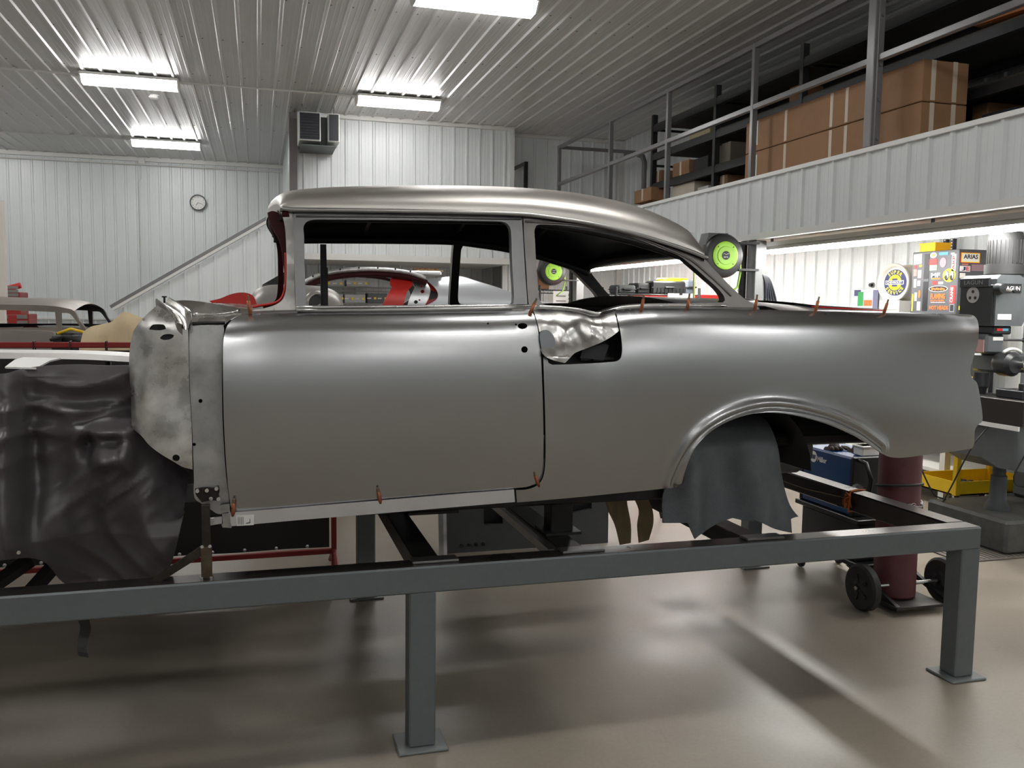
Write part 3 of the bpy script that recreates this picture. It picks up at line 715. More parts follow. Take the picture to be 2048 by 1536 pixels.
def roof_pt(u, v, dz=0., shrink=1.):
    c = math.cos(math.pi*u); t = abs(c); s = max(0., 1-t**2.5)**(1/2.5)
    vv = v**1.5
    xf = XF+(xfn-XF)*t**2.2
    xr = max(zc_x[-1], xrn)-.01+(xrn-max(zc_x[-1], xrn))*t
    X = xf+(xr-xf)*vv
    xc = XF+(zc_x[-1]-XF)*vv
    zd = float(zdrip(X)); zc = float(zcrown(xc))
    yd = float(Yup(np.array([X]), np.array([zd]))[0])-.012
    W = (YC-yd)*shrink
    return (X, YC-W*c, zd+(zc-zd)*s+dz)
NU, NV = 44, 56
for nm, dz, sh, mt in (('roof', 0, 1., ROOFM), ('roof_lining', -.028, .985, BLACKP)):
    G = [[roof_pt(j/NU, i/NV, dz, sh) for j in range(NU+1)] for i in range(NV+1)]
    mb = MB().grid(G)
    o = mb.out(nm, mt, car, True)
    if nm == 'roof': o['label'] = 'bare steel roof skin'
# edge band joining skin and lining
e1 = [roof_pt(j/NU, 0) for j in range(NU+1)]; e2 = [roof_pt(j/NU, 0, -.028, .985) for j in range(NU+1)]
MB().grid([e1, e2]).out('roof_edge', ROOFM, car, True)
e1 = [roof_pt(j/NU, 1) for j in range(NU+1)]; e2 = [roof_pt(j/NU, 1, -.028, .985) for j in range(NU+1)]
MB().grid([e1, e2]).out('roof_edge', ROOFM, car, True)
MB().tube([np.array(roof_pt(j/30, .0))+[.02, 0, -.03] for j in range(31)], .014, 8).out('windshield_header', MAROON, car, True)
MB().tube([np.array(roof_pt(j/30, 1.))+[-.02, 0, -.03] for j in range(4, 27)], .024, 8).out('rear_window_header', DARKM, car, True)
for mir in (False, True):
    strip('drip_rail', drip_px, .009, STEEL2, car, dy=-.016, mirror=mir, n=8)
    pts = [(p[0], (2*YC-(float(Yup(np.array([p[0]]), np.array([p[1]]))[0])+.04)) if mir else float(Yup(np.array([p[0]]), np.array([p[1]]))[0])+.04, p[1]-.02) for p in dr]
    MB().tube(pts, .022, 6).out('roof_side_rail', BLACKP, car, True)
for x in (.55, 1.05, 1.5):
    MB().tube([(x, YC-.62+1.24*k/12, roof_pt(.12+.76*k/12, max(.02, ((x-XF)/(zc_x[-1]-XF)))**(1/1.5))[2]-.045) for k in range(13)], .018, 6).out('roof_bow', BLACKP, car)
MB().grid([[(x, YC-.40+.8*k/8, roof_pt(.22+.56*k/8, max(.02, ((x-XF)/(zc_x[-1]-XF)))**(1/1.5))[2]-.034+.002*((i+k) % 2)) for k in range(9)] for i, x in enumerate(np.linspace(1.55, 1.95, 14))]).out('insulation_mat', M('foil_mat', (.12, .12, .12, 1), .35, .8, var=.5, vscale=30), car)
# ---- deck, package shelf, rear panel
def deck_pt(X, t, up=0.):
    z0 = float(ztop(X)); y0 = float(Yside(np.array([X]), np.array([z0]))[0])-.004
    crn = .052*max(0., 1-max(0., X-2.15)/.85)+.004
    return (X, YC+(YC-y0)*t, z0-.002+crn*(1-abs(t)**2.4)+up)
ts = np.linspace(-1, 1, 25)
MB().grid([[deck_pt(x, t) for t in ts] for x in np.linspace(2.14, 3.02, 16)]).out('rear_deck', STEEL2, car, True)
MB().grid([[deck_pt(x, t, .012) for t in np.linspace(-.80, .80, 19)] for x in np.linspace(2.42, 2.98, 12)]).out('trunk_lid', M('lid_alloy', (.62, .61, .60, 1), .4, 1.), car, True)
MB().tube([np.array(deck_pt(x, -.80, .004)) for x in np.linspace(2.42, 2.84, 12)], .003, 6).out('trunk_gutter', REDP, car)
MB().grid([[deck_pt(x, t, .0) for t in np.linspace(-.86, .86, 15)] for x in np.linspace(1.72, 2.14, 8)]).out('package_shelf', STEEL2, car, True)
ring = []
for k in range(25):
    a = -.15+k/24*(math.pi*.65)
    ring.append((2.02+.15*math.sin(a), YC-.66+.16*(1-math.cos(a)), 1.712+.012*math.cos(a)))
MB().tube(ring, .016, 8).out('rear_window_flange', STEEL2, car, True)
MB().bb(3.02, 3.05, 3.33, 4.87, 1.10, 1.60, bev=.01).out('tail_panel', STEEL2, car)
# ---- underside
ztr = at(1650, 888, Y=3.45)[2]
MB().bb(2.26, 3.0, 3.44, 4.76, ztr, ztr+.05, bev=.01).out('trunk_floor', DARKM, car)
MB().bb(-.1, 1.6, 3.32, 4.88, .93, .97, bev=.01).out('floor_pan', DARKM, car)
for y in (3.42, 4.70): MB().bb(-.1, 1.75, y, y+.1, .86, .93, bev=.008).out('floor_rail', DARKM, car)
for s in (0, 1):
    y0, y1 = (3.30, 3.62) if not s else (2*YC-3.62, 2*YC-3.30)
    c = ARCH[len(ARCH)//2]; G = []
    for k in range(17):
        a = math.pi*k/16; G.append([(c[0]-.05-.44*math.cos(a), y, .98+.36*math.sin(a)) for y in (y0, y1)])
    mb = MB().grid(G); mb.add([(c[0]-.05-.44*math.cos(math.pi*k/16), y1 if not s else y0, .98+.36*math.sin(math.pi*k/16)) for k in range(17)], [tuple(range(17))]); mb.out('wheel_tub', BLACKP, car, True, 40)
MB().lathe([(.10, 0), (.13, .02), (.13, .2), (.11, .24)], (2.35, 3.75, ztr-.06), (1, 0, 0), 20).out('fuel_filler_pan', M('pan_grey', S(58, 58, 60), .5), car, True, 40)
# ---- rocker
def Yrock(X, Z): return 3.235+.04*np.clip(.995-np.asarray(Z, float), -1, 1)+0*np.asarray(X)
ROCKP = [(457, 1026), (600, 1014), (760, 1001), (900, 989), (1028, 979), (1030, 1004), (900, 1015), (760, 1027), (600, 1040), (457, 1053)]
rk_, _, _ = sheet('rocker_panel', ROCKP, [], Yrock, [ROCK, DARKM, ROCK], car, step=.06, thick=.02)
sheet('rocker_panel', ROCKP, [], Yrock, [ROCK, DARKM, ROCK], car, step=.3, thick=.02, mirror=YC)
lb, _, _ = sheet('paper_label', [(472, 1030.5), (508, 1029), (507.5, 1050), (474, 1052)], [], lambda X, Z: Yrock(X, Z)-.002, [PAPER, PAPER], rk_, step=.3, thick=.001, corner=5); lb['label'] = 'small white printed paper label'
for k in range(4):
    sheet('label_print', [(476+k*3.2, 1034), (477.2+k*3.2, 1034), (477.2+k*3.2, 1049), (476+k*3.2, 1049)], [], lambda X, Z: Yrock(X, Z)-.004, [M('label_ink', S(120, 120, 122), .6)]*2, lb, step=.3, thick=.001, corner=5)
sheet('label_print', [(492, 1048), (498, 1047), (501, 1046), (500.5, 1038), (499, 1038), (499, 1044), (492, 1046)], [], lambda X, Z: Yrock(X, Z)-.004, [M('label_ink', S(120, 120, 122), .6)]*2, lb, step=.3, thick=.001, corner=5)
# bracket ahead of the rocker
for nm, px, dy, mt in (('rocker_bracket', [(420, 1037), (444, 1034), (444, 1047), (421, 1051)], .02, ROCK), ('rocker_bracket', [(444, 1029), (460, 1027), (461, 1048), (446, 1049)], -.005, ZINC), ('hinge_plate', [(440, 1012), (459, 1009), (460, 1024), (441, 1026)], .01, ZINC), ('rocker_bracket', [(443, 1049), (462, 1047), (463, 1056), (445, 1055)], .0, ZINC)):
    sheet(nm, px, [], lambda X, Z, dy=dy: Yrock(X, Z)+dy, [mt, DARKM], car, step=.1, thick=.012, corner=5)
# ---- cowl side
def Ycowl(X, Z): return 3.285+.02*np.clip((np.asarray(Z)-1.5)/.2, 0, 1)
cs = [(378, 652), (410, 651), (446, 650), (448, 660), (445, 690), (444, 780), (446, 860), (452, 950), (459, 1010), (455, 1026), (436, 1028), (420, 1018), (404, 1008), (389, 995), (388, 960), (386, 900), (384, 850), (380, 780), (378, 700)]
sheet('cowl_side_panel', cs, [ell(401, 802, 4, 4, 12), ell(388.5, 889, 3.4, 3.4, 10)], Ycowl, [ZINC, DARKM, ZINC], car, step=.035)
sheet('cowl_lower_plate', [(390, 978), (402, 976), (415, 975), (428, 976), (437, 973), (439, 982), (437, 992), (441, 997), (436, 1001), (420, 1001), (404, 1005), (392, 990)], [], lambda X, Z: Ycowl(X, Z)-.012, [M('rusty_plate', S(38, 33, 30), .6, .4, var=.3, vscale=40), DARKM], car, step=.04)
for p in ((395, 981), (414, 980), (433, 976.5), (437, 997), (422, 996)):
    q = at(p[0], p[1], Y=3.268); MB().cyl(q, q-np.array([0, .012, 0]), .007, 8).out('bolt', CHROME, car)
sheet('jamb_backing', [(374, 640), (470, 640), (480, 1015), (384, 960)], [], lambda X, Z: Ycowl(X, Z)+.05, [BLACKP, BLACKP], car, step=.2)  # black sheet added behind the door gap to give it shade
XL = at(257, 760, Y=3.36)[0]
def Yfw(X, Z):
    X = np.asarray(X, float); Z = np.asarray(Z, float); R = .085
    q = np.clip((R-(X-XL))/R, 0, .97)
    return 3.275+R*(1-np.sqrt(1-q*q))+.9*np.clip(Z-1.60, 0, 1)**1.3+.004*np.sin(23*X+5)*np.sin(17*Z)+.05*np.clip((1.14-Z)/.2, 0, 1)**2
fw = [(258.5, 745), (258, 720), (260, 695), (265, 668), (275, 649), (290, 632), (303, 620), (314, 611), (330, 622), (350, 640), (376, 655), (377, 700), (379, 780), (383, 850), (384, 890), (385, 939), (366, 934), (345, 922), (320, 907), (298, 890), (283, 872), (267, 858), (263, 846), (262.5, 800), (260, 770)]
fwh = [[(298, 659), (302, 652), (307, 649), (326, 649), (330, 652), (332, 658), (322, 660.5), (310, 660.5)], [(320, 675), (327, 669.5), (340, 668), (348, 670), (346, 675), (338, 679), (328, 680), (321, 678)], ell(352, 916, 7.5, 6.8, 14)]
sheet('firewall_side', fw, fwh, Yfw, [M('bright_patchy_sheet', (.60, .59, .57, 1), .33, 1., var=.26, vscale=12, rvar=.15, bump=.10, bscale=9), DARKM, ZINC], car, step=.02, y0=3.3)
sheet('firewall_backing', [(282, 664), (294, 640), (330, 636), (372, 655), (378, 900), (340, 905), (300, 850)], [], lambda X, Z: Yfw(X, Z)+.07, [BLACKP, BLACKP], car, step=.2, y0=3.3)
def Ycowltop(X, Z): return 3.30+1.6*np.clip(np.asarray(Z, float)-1.615, 0, 1)
ct = [(376, 651), (384, 634), (378, 618), (352, 607), (340, 602), (370, 600.5), (400, 603), (440, 609), (480, 616), (508, 620), (520, 625), (490, 629), (470, 634), (455, 644), (446, 651)]
sheet('cowl_top', ct, [], Ycowltop, [BRIGHT, DARKM, BRIGHT], car, step=.02)
strip('cowl_seam', [(384, 647.5), (410, 646), (450, 646)], .007, BLACKP, car, surf=Ycowltop, dy=-.002)
strip('cowl_bead', [(384, 629), (440, 628), (480, 622)], .008, BRIGHT, car, surf=Ycowltop, dy=-.004)
Ych = lambda X, Z: 3.25+1.2*np.clip(np.asarray(Z, float)-1.60, 0, 1)+0*np.asarray(X)
nch = np.array([0, -.64, .77])
def chp(p):
    q = onsurf(p, Ych); return np.array([q[0], float(Ych(np.array([q[0]]), np.array([q[1]]))[0]), q[1]])
Lp = spline([(311, 604), (322, 613), (338, 626), (347, 640), (354, 651), (364, 656)], 5, closed=False); Rp = spline([(340, 601), (352, 607), (369, 618), (380, 629), (384, 643), (381, 653)], 5, closed=False)
G = []
for l, r in zip(Lp, Rp):
    A, B_ = chp(l), chp(r); G.append([A+(B_-A)*t+nch*hh for t, hh in ((-.02, -.035), (0, .010), (.06, .016), (.14, .014), (.24, -.006), (.42, -.012), (.6, -.010), (.78, -.004), (.86, .012), (.93, .016), (1, .010), (1.02, -.035))])
MB().grid(G).out('hinge_channel', BRIGHT, car, True, 50)
q = at(329, 606, Y=3.42); MB().cyl(q, q+np.array([0, 0, .02]), .004, 6).cyl(q+np.array([0, 0, .02]), q+np.array([0, 0, .025]), .009, 8).out('bolt', DARKM, car)
MB().bb(-.20, -.17, 3.42, 4.78, 1.0, 1.62).out('firewall', DARKM, car)
# the far half of the cowl top
G = []
for k in range(15):
    y = 3.42+k*(4.78-3.42)/14; cz = .03*math.sin(math.pi*k/14)
    G.append([(x, y, z+cz) for x, z in ((-.36, 1.615), (-.30, 1.655), (-.15, 1.662), (.02, 1.655))])
MB().grid(G).out('cowl_panel', BRIGHT, car, True)
da = [at(x, y, Y=3.95) for x, y in spline([(418, 602), (440, 597), (460, 589), (480, 585), (498, 587), (508, 594), (513, 607), (516, 614), (470, 612), (430, 608)], 3, 45)]
MB().prism(da, (0, .55, 0)).out('dashboard_hood', REDP, car, False)
bbar = at(646, 489, Y=4.25); bb2 = at(650, 610, Y=4.25)
t = thing('brace_bar', 'thin black upright bar standing inside the car behind the door window', 'bar', (bb2[0], 4.25, .97))
MB().prism([(bb2[0]-.02, 4.23, .97), (bb2[0]+.02, 4.23, .97), (bbar[0]+.014, 4.23, bbar[2]), (bbar[0]-.014, 4.23, bbar[2])], (0, .012, 0)).out('flat_bar', BLKM, t)
MB().bb(bb2[0]-.012, bb2[0]+.012, 4.218, 4.23, .97, 1.86).out('stiffener', BLKM, t)
# ---- copper clecos
def cleco(label, px, py, tilt, surf, L=.055):
    q = onsurf((px, py), surf); y = float(surf(np.array([q[0]]), np.array([q[1]]))[0])
    t = thing('cleco_fastener', label, 'fastener', (q[0], y-.008, q[1]), 'copper clecos holding the panels')
    z = q[1]; d = np.array([math.sin(tilt), -.25, math.cos(tilt)]); p = np.array([q[0], y-.004, z])
    MB().tube([p-d*.012, p, p+d*L*.7], [.004, .0075, .0065], 8).out('body', COPPER, t, True)
    MB().cyl(p+d*L*.7, p+d*L, .004, 6).out('plunger', M('cleco_tip', S(150, 130, 110), .4, .7), t)
for lab, x, y, ti in (('copper cleco at the front top corner of the door', 500, 625, -.1), ('tilted copper cleco at the rear top corner of the door', 1060, 626, .35), ('copper cleco on the belt just behind the dip', 1282, 619, .05), ('copper cleco on the belt below the rear side window', 1374, 617, .0), ('copper cleco at the foot of the rear roof pillar', 1509, 618, .0), ('copper cleco on the fin beside the trunk', 1630, 621, .08), ('dark copper cleco nearest the tail on the fin', 1767, 625, .12)):
    cleco(lab, x, y, ti, Yside, .06)
for lab, x, y, ti in (('rusty cleco at the front lower corner of the door', 466, 1026, .1), ('rusty cleco in the middle of the door sill', 760, 1001, -.2), ('rusty cleco at the rear lower corner of the door', 1076, 968, -.4)):
    cleco(lab, x, y, ti, Yrock if x < 1000 else Yside, .055)
# ================================================================== THE TABLE
TY0, TY1, TZ0, TZ1 = 3.163, 5.05, .612, .714
TXL, TXR = -2.3, 3.163
B = .102
tb = thing('steel_jig_table', 'long grey painted steel tube table carrying the car body', 'table', (.5, 4.1, 0))
def tbar(nm, x0, x1, y0, y1, z0, z1, top=True, mat=TABLE):
    o = MB().bb(x0, x1, y0, y1, z0, z1, bev=.006).out(nm, mat, tb)
    if top: MB().bb(x0+.004, x1-.004, y0+.008, y1-.004, z1-.001, z1+.0015).out('bare_top', TABTOP, o)
    return o
tbar('long_rail', TXL, TXR, TY0, TY0+B, TZ0, TZ1)
tbar('long_rail', TXL, TXR, TY1-B, TY1, TZ0, TZ1)
tbar('end_rail', TXR-B, TXR, TY0+B, TY1-B, TZ0, TZ1, mat=TABTOP)
tbar('end_rail', TXL, TXL+B, TY0+B, TY1-B, TZ0, TZ1)
lx0 = at(819, 1300, Y=TY0)[0]; lx1 = at(872, 1300, Y=TY0)[0]
def leg(x0, x1, y0, y1):
    l = MB().bb(x0, x1, y0, y1, .012, TZ0+.002, bev=.006).out('leg', TABLE, tb)
    MB().bb(x0-.045, x1+.045, y0-.035, y1+.035, 0, .012, bev=.004).out('foot_plate', M('foot_paint', S(112, 117, 116), .35), l)
for x0, x1 in ((lx0, lx1), (TXR-B, TXR), (TXL, TXL+B)):
    leg(x0, x1, TY0, TY0+B); leg(x0, x1, TY1-B, TY1)
for xa, wd in ((at(852, 1113, Z=TZ1)[0], .10), (at(1150, 1100, Z=TZ1)[0], .11), (at(1515, 1077, Z=TZ1)[0], .10)):
    MB().bb(xa-wd/2, xa+wd/2, TY0+B, TY1-B, TZ0+.02, TZ1-.002, bev=.004).out('cross_beam', DARKM, tb)
    MB().bb(xa-.07, xa+.11, TY0+.03, TY0+B-.004, TZ1+.001, TZ1+.012, bev=.003).out('pad_plate', M('plate_steel', (.25, .25, .24, 1), .35, .9), tb)
xa = at(1090, 1090, Z=TZ1)[0]
MB().bb(xa-.012, xa+.012, TY0+B, TY1-B, TZ1-.03, TZ1+.004).out('channel_rail', ZINC, tb)
# body stands on the table
def stand(lab, x, y, ztop_, brace=True):
    t = thing('body_stand', lab, 'stand', (x, y, TZ1))
    MB().bb(x-.014, x+.014, y-.014, y+.014, TZ1+.001, .98, bev=.002).out('tube', M('stand_steel', S(58, 53, 47), .5, .6, var=.35, vscale=22), t)
    MB().bb(x-.018, x+.018, y-.018, y+.018, TZ1+.001, .83, bev=.002).out('sleeve', M('stand_sleeve', S(96, 84, 68), .5, .6, var=.35, vscale=18), t)
    for s in (-1, 1):
        MB().cyl((x+s*.013, y-.018, .835), (x+s*.013, y-.026, .835), .006, 8).out('bolt', CHROME, t)
        MB().cyl((x+s*.016, y-.02, TZ1), (x+s*.016, y-.02, TZ1+.012), .007, 8).out('bolt', CHROME, t)
    if brace:
        MB().prism([(x-.012, y-.010, .80), (x-.012, y-.010, .835), (x-.195, y-.010, TZ1+.002), (x-.15, y-.010, TZ1+.002)], (0, .02, 0)).out('diagonal_brace', M('stand_steel', S(58, 53, 47), .5), t)
stand('rusty steel stand with diagonal brace at the front corner of the body', -.186, 3.215, 1.0)
for x, y in ((1.25, 3.55), (.65, 4.75), (2.1, 4.75)):
    t = thing('support_block', {(1.25, 3.55): 'dark steel support under the floor behind the rocker', (.65, 4.75): 'dark steel support on the far table rail near the front', (2.1, 4.75): 'dark steel support on the far table rail near the rear'}[(x, y)], 'support', (x, y, TZ1))
    MB().bb(x-.05, x+.05, y-.05, y+.05, TZ1, .86, bev=.004).out('post', DARKM, t); MB().bb(x-.08, x+.08, y-.08, y+.08, TZ1-.0, TZ1+.012).out('base_plate', DARKM, t)
# dark diagonal brace plate under the front floor
t = thing('diagonal_strut', 'dark steel strut leaning from the table up to the floor pan', 'strut', (.7, 4.2, TZ1))
p = [at(1442, 985, Y=4.4), at(800, 1005, Y=4.2)]
MB().prism([(.60, 4.0, .925), (.72, 4.0, .925), (.86, 4.0, TZ1+.01), (.70, 4.0, TZ1+.01)], (0, .10, 0)).out('strut', DARKM, t)
MB().bb(.66, .90, 3.97, 4.13, TZ1, TZ1+.012).out('foot', DARKM, t)
# orange strap over the end rail
t = thing('orange_strap', 'frayed orange string knotted around the end rail of the table', 'string', (TXR-.05, 3.95, TZ0-.04))
pth = [(TXR-.11, 3.95, TZ1+.006), (TXR-.05, 3.97, TZ1+.008), (TXR+.006, 3.98, TZ1+.004), (TXR+.006, 3.98, TZ0-.005), (TXR-.108, 3.96, TZ0-.005), (TXR-.110, 3.95, TZ1+.004)]
MB().tube(pth, .006, 6).out('loop', M('orange_string', S(170, 92, 40), .8), t)
rr = random.Random(3); kn = [(TXR-.122+rr.uniform(-.012, .006), 3.95+rr.uniform(-.03, .03), TZ0+.06+rr.uniform(-.045, .04)) for _ in range(26)]
MB().tube(kn, .005, 5).out('knot', M('orange_string', S(170, 92, 40), .8), t)
MB().tube([(TXR-.12, 3.95, TZ0+.07), (TXR-.14, 4.3, TZ0+.05), (TXR-.12, 4.7, TZ0+.045)], .002, 4).out('loose_end', M('pale_string', S(140, 120, 96), .8), t)

# ================================================================== CLOTHS
def drape(name, label, cat, px, surf, mat, step=.02, thick=.006, sub=4, y0=3.3, corner=50):
    o, P, _ = sheet(name, px, [], surf, [mat, mat, mat], None, step=step, thick=thick, sub=sub, y0=y0, corner=corner)
    return tag(o, label, cat)
def gz(X, Z, cx, cz, sx, sz): return np.exp(-((X-cx)/sx)**2-((Z-cz)/sz)**2)
def wxz(x, y, Y=3.3): q = at(x, y, Y=Y); return q[0], q[2]
k1 = wxz(215, 915); k2 = wxz(150, 890); k3 = wxz(255, 905); k4 = wxz(120, 780)
def Ytarp(X, Z):
    X = np.asarray(X, float); Z = np.asarray(Z, float)
    h = np.clip((1.44-Z)/.5, 0, 1)
    rd = lambda t: 1-np.sqrt(np.sin(t)**2+.03)
    y = 3.37+.10*np.clip((1.43-Z)/.1, -1, 0)**2
    y = y-.055*np.sin((X+.55)*13+1.2*np.sin(Z*6))*(.2+.8*h)
    y = y-.045*rd(X*10+1.5*np.sin(Z*5+X*3))*h-.022*rd(X*23+Z*8+2*np.sin(Z*9))*h
    for cx, cz, kk in ((-.62, 1.30, 1.6), (-.86, 1.22, 1.2)):
        y = y-.034*rd((Z-cz-kk*(X-cx)**2)*34)*gz(X, Z, cx, cz+.02, .20, .14)
    y = y-.11*gz(X, Z, k1[0], k1[1], .06, .04)+.08*gz(X, Z, k2[0]+.03, k2[1]-.02, .030, .06)-.08*gz(X, Z, k3[0], k3[1], .022, .07)
    y = y-.06*gz(X, Z, k1[0], k1[1]+.09, .11, .022)+.06*gz(X, Z, k1[0]+.02, k1[1]+.18, .13, .06)
    y = y-.02*rd((Z*1.0-X*.7)*42)*gz(X, Z, k1[0], k1[1]-.12, .16, .12)
    y = y-.10*gz(X, Z, -.83, 1.1, .04, .32)+.05*gz(X, Z, -.77, 1.05, .035, .3)
    y = y+.15*np.clip((X+.42)/.2, 0, 1)**2*(Z > .9)+.10*np.clip((.85-Z)/.2, 0, 1)
    return y
tp = [(-900, 790), (-500, 766), (-200, 755), (-60, 752), (10, 747), (38, 739), (75, 733), (150, 729), (215, 731), (268, 730), (280, 790), (285, 850), (300, 890), (340, 918), (378, 944), (372, 990), (362, 1050), (348, 1110), (330, 1160), (322, 1172), (250, 1176), (180, 1178), (140, 1172), (118, 1158), (105, 1140), (88, 1124), (60, 1116), (20, 1119), (-60, 1128), (-340, 1160), (-900, 1240)]
tarp = thing('black_vinyl_cover', 'large wrinkled black vinyl cover draped over the front of the table', 'cover', (-.9, 3.6, TZ1))
sheet('front_fall', tp, [], Ytarp, [TARP, TARP, TARP], tarp, step=.011, thick=.005, y0=3.35)
# its top, going back over what it covers
G = []
for i, x in enumerate(np.linspace(-2.0, -.47, 40)):
    row = []
    for j in range(18):
        f = j/17
        y = 3.37+f*1.45
        z = 1.425-.16*min(1, f*1.8)-.02*math.sin(x*9+f*5)*math.sin(f*math.pi)-.25*max(0, f-.85)
        row.append((x, y, z))
    G.append(row)
MB().grid(G).out('top', TARP, tarp, True)
# what it covers: a simple front clip core of welded tube
fc = thing('front_stand', 'dark steel stand hidden under the black vinyl cover', 'stand', (-1.2, 4.1, TZ1))
MB().bb(-1.9, -.55, 3.6, 4.65, 1.16, 1.20).out('top_plate', DARKM, fc)
for x in (-1.85, -.62):
    for y in (3.6, 4.6): MB().bb(x-.03, x+.03, y-.03, y+.03, TZ1, 1.16).out('leg', DARKM, fc)
for lab, x in (('bright snap stud near the hem of the black cover', 38), ):
    q = onsurf((x, 1104), Ytarp); y = float(Ytarp(np.array([q[0]]), np.array([q[1]]))[0])
    MB().cyl((q[0], y-.001, q[1]), (q[0], y-.007, q[1]), .007, 10).out('snap', CHROME, tarp)
# dark diagonal tubes under the cover hem on the left
for lab, a, b in (('dark diagonal tube below the cover hem at the left edge', (60, 1120), (-40, 1190)), ('second dark diagonal tube below the cover hem', (105, 1135), (60, 1185))):
    A = at(a[0], a[1], Y=3.7); Bq = at(b[0], b[1], Y=3.7)
    Bq = A+(Bq-A)*((A[2]-TZ1)/(A[2]-Bq[2])) if A[2] > TZ1 else Bq
    t = thing('diagonal_tube', lab, 'tube', tuple(Bq)); MB().tube([A, Bq], .03, 4).out('tube', DARKM, t); MB().box((Bq[0], Bq[1], TZ1+.006), (.1, .08, .012)).out('foot', DARKM, t)
# strap hanging under the rail
a = at(163, 1236, Y=3.30); b = at(170, 1311, Y=3.30)
t = thing('hanging_strap', 'black webbing strap hanging below the table rail', 'strap', (b[0], 3.3, b[2]))
G = []
for k in range(9):
    f = k/8; c = a+(b-a)*f; wv = .018-.003*f
    G.append([(c[0]-wv+.008*math.sin(f*6), 3.30+.01*math.sin(f*5), c[2]+.004), (c[0]+wv+.008*math.sin(f*6), 3.30+.01*math.sin(f*5), c[2]-.004)])
G = [[(x, y, z+ (.05 if i == 0 else 0)) for (x, y, z) in row] for i, row in enumerate(G)]
mb = MB().grid(G); mb.grid([[(x, y+.004, z) for (x, y, z) in row] for row in G]); mb.out('webbing', BLKR, t)
# white sheet and curved alloy edge on top of the cover
wq = [at(x, y, Y=yy) for x, y, yy in ((10, 737, 3.38), (30, 722, 3.75), (48, 717, 3.95), (122, 719, 4.0), (100, 724, 3.75), (72, 739, 3.38))]
t = tag(MB().prism(wq, (0, 0, .006)).out('white_board', PAPER), 'white sheet of card lying on the black cover', 'card')
al = [at(x, y, Y=4.35) for x, y in spline([(-420, 708), (-160, 704), (0, 705), (100, 706), (180, 708), (262, 713)], 4, closed=False)]
al2 = [p-np.array([0, .05, .026-.004*i/len(al)]) for i, p in enumerate(al)]
mb = MB().grid([al, al2]); mb.grid([[p+np.array([0, .012, 0]) for p in al], [p+np.array([0, .012, 0]) for p in al2]])
t = thing('alloy_panel_edge', 'long pale curved alloy panel lying on top of the black cover', 'panel', (-.8, 4.3, 1.42))
mb.out('edge', M('pale_alloy', (.7, .68, .66, 1), .4, .7, var=.1), t, True)
MB().grid([al, [p+np.array([0, .45, -.01]) for p in al]]).out('panel', M('pale_alloy', (.7, .68, .66, 1), .4, .7), t, True)
for x in (-1.5, -.7): MB().cyl((x, 4.6, 1.25), (x, 4.6, 1.40), .015, 8).out('support_rod', DARKM, t)
# towel
fx0 = wxz(1470, 950, 3.4)[0]
def Ytow(X, Z):
    X = np.asarray(X, float); Z = np.asarray(Z, float); h = np.clip((1.22-Z)/.25, 0, 1)
    y = 3.36+.16*np.clip((Z-1.05)/.17, 0, 1)**2
    return y-.05*np.sin((X-fx0)*19)*h-.012*np.sin((X-fx0)*43+Z*6)*h-.05*gz(X, Z, fx0+.10, 1.0, .09, .2)*0-.02*np.sign(X-fx0)*np.exp(-np.abs(X-fx0)/.05)*h
tw = [(1365, 968), (1372, 935), (1384, 905), (1400, 880), (1430, 855), (1470, 838), (1510, 830), (1530, 838), (1545, 862), (1557, 900), (1562, 940), (1570, 980), (1580, 1010), (1594, 1032), (1582, 1038), (1584, 1066), (1550, 1058), (1520, 1044), (1490, 1034), (1465, 1036), (1430, 1050), (1405, 1066), (1390, 1078), (1382, 1060), (1376, 1046), (1350, 1046), (1326, 1046), (1325, 1000), (1330, 974)]
drape('grey_towel', 'dark grey towel hanging inside the rear wheel arch', 'towel', tw, Ytow, TOWEL, step=.016, thick=.008, y0=3.4)
# khaki strips
def Ykh(X, Z): return 3.95+.02*np.sin(np.asarray(X)*60+np.asarray(Z)*8)
drape('khaki_cloth_strip', 'wrinkled khaki cloth strip hanging below the floor, the left one', 'cloth', [(1208, 985), (1240, 980), (1252, 990), (1255, 1010), (1262, 1050), (1262, 1086), (1240, 1090), (1230, 1050), (1216, 1020)], Ykh, M('khaki_cloth', S(140, 126, 100), .9, var=.12, vscale=12), y0=3.9)
drape('khaki_cloth_strip', 'wrinkled khaki cloth strip hanging below the floor, the right one', 'cloth', [(1262, 985), (1290, 985), (1304, 1015), (1307, 1045), (1298, 1080), (1278, 1086), (1275, 1050), (1278, 1020)], Ykh, M('khaki_cloth', S(140, 126, 100), .9), y0=3.9)
# ================================================================== UNDER / BEHIND THE TABLE
# welding screen
SY = 5.45
srt = at(668, 1105, Y=SY); zb = at(500, 1112, Y=SY)[2]; zt = at(130, 690, Y=SY)[2]
ws = thing('welding_screen', 'red tube frame welding screen with dark curtain behind the table', 'screen', (-.8, SY, 0))
SCR = M('screen_red', S(128, 26, 24), .45); CURT = M('dark_curtain', S(26, 22, 20), .5, var=.2, vscale=5)
xr_ = srt[0]
for z in (zb, zt): MB().bb(-2.6, xr_, SY-.016, SY+.016, z-.016, z+.016, bev=.004).out('bar', SCR, ws)
for x in (-2.6, xr_):
    MB().bb(x-.016, x+.016, SY-.016, SY+.016, .03, zt, bev=.004).out('post', SCR, ws)
    MB().tube([(x, SY-.30, .012), (x, SY-.02, .16), (x, SY+.02, .16), (x, SY+.30, .012)], .014, 6).out('foot', SCR, ws)
G = [[(x, SY-.012+.008*math.sin(x*11), z) for z in np.linspace(zb+.03, zt-.03, 6)] for x in np.linspace(-2.57, xr_-.03, 60)]
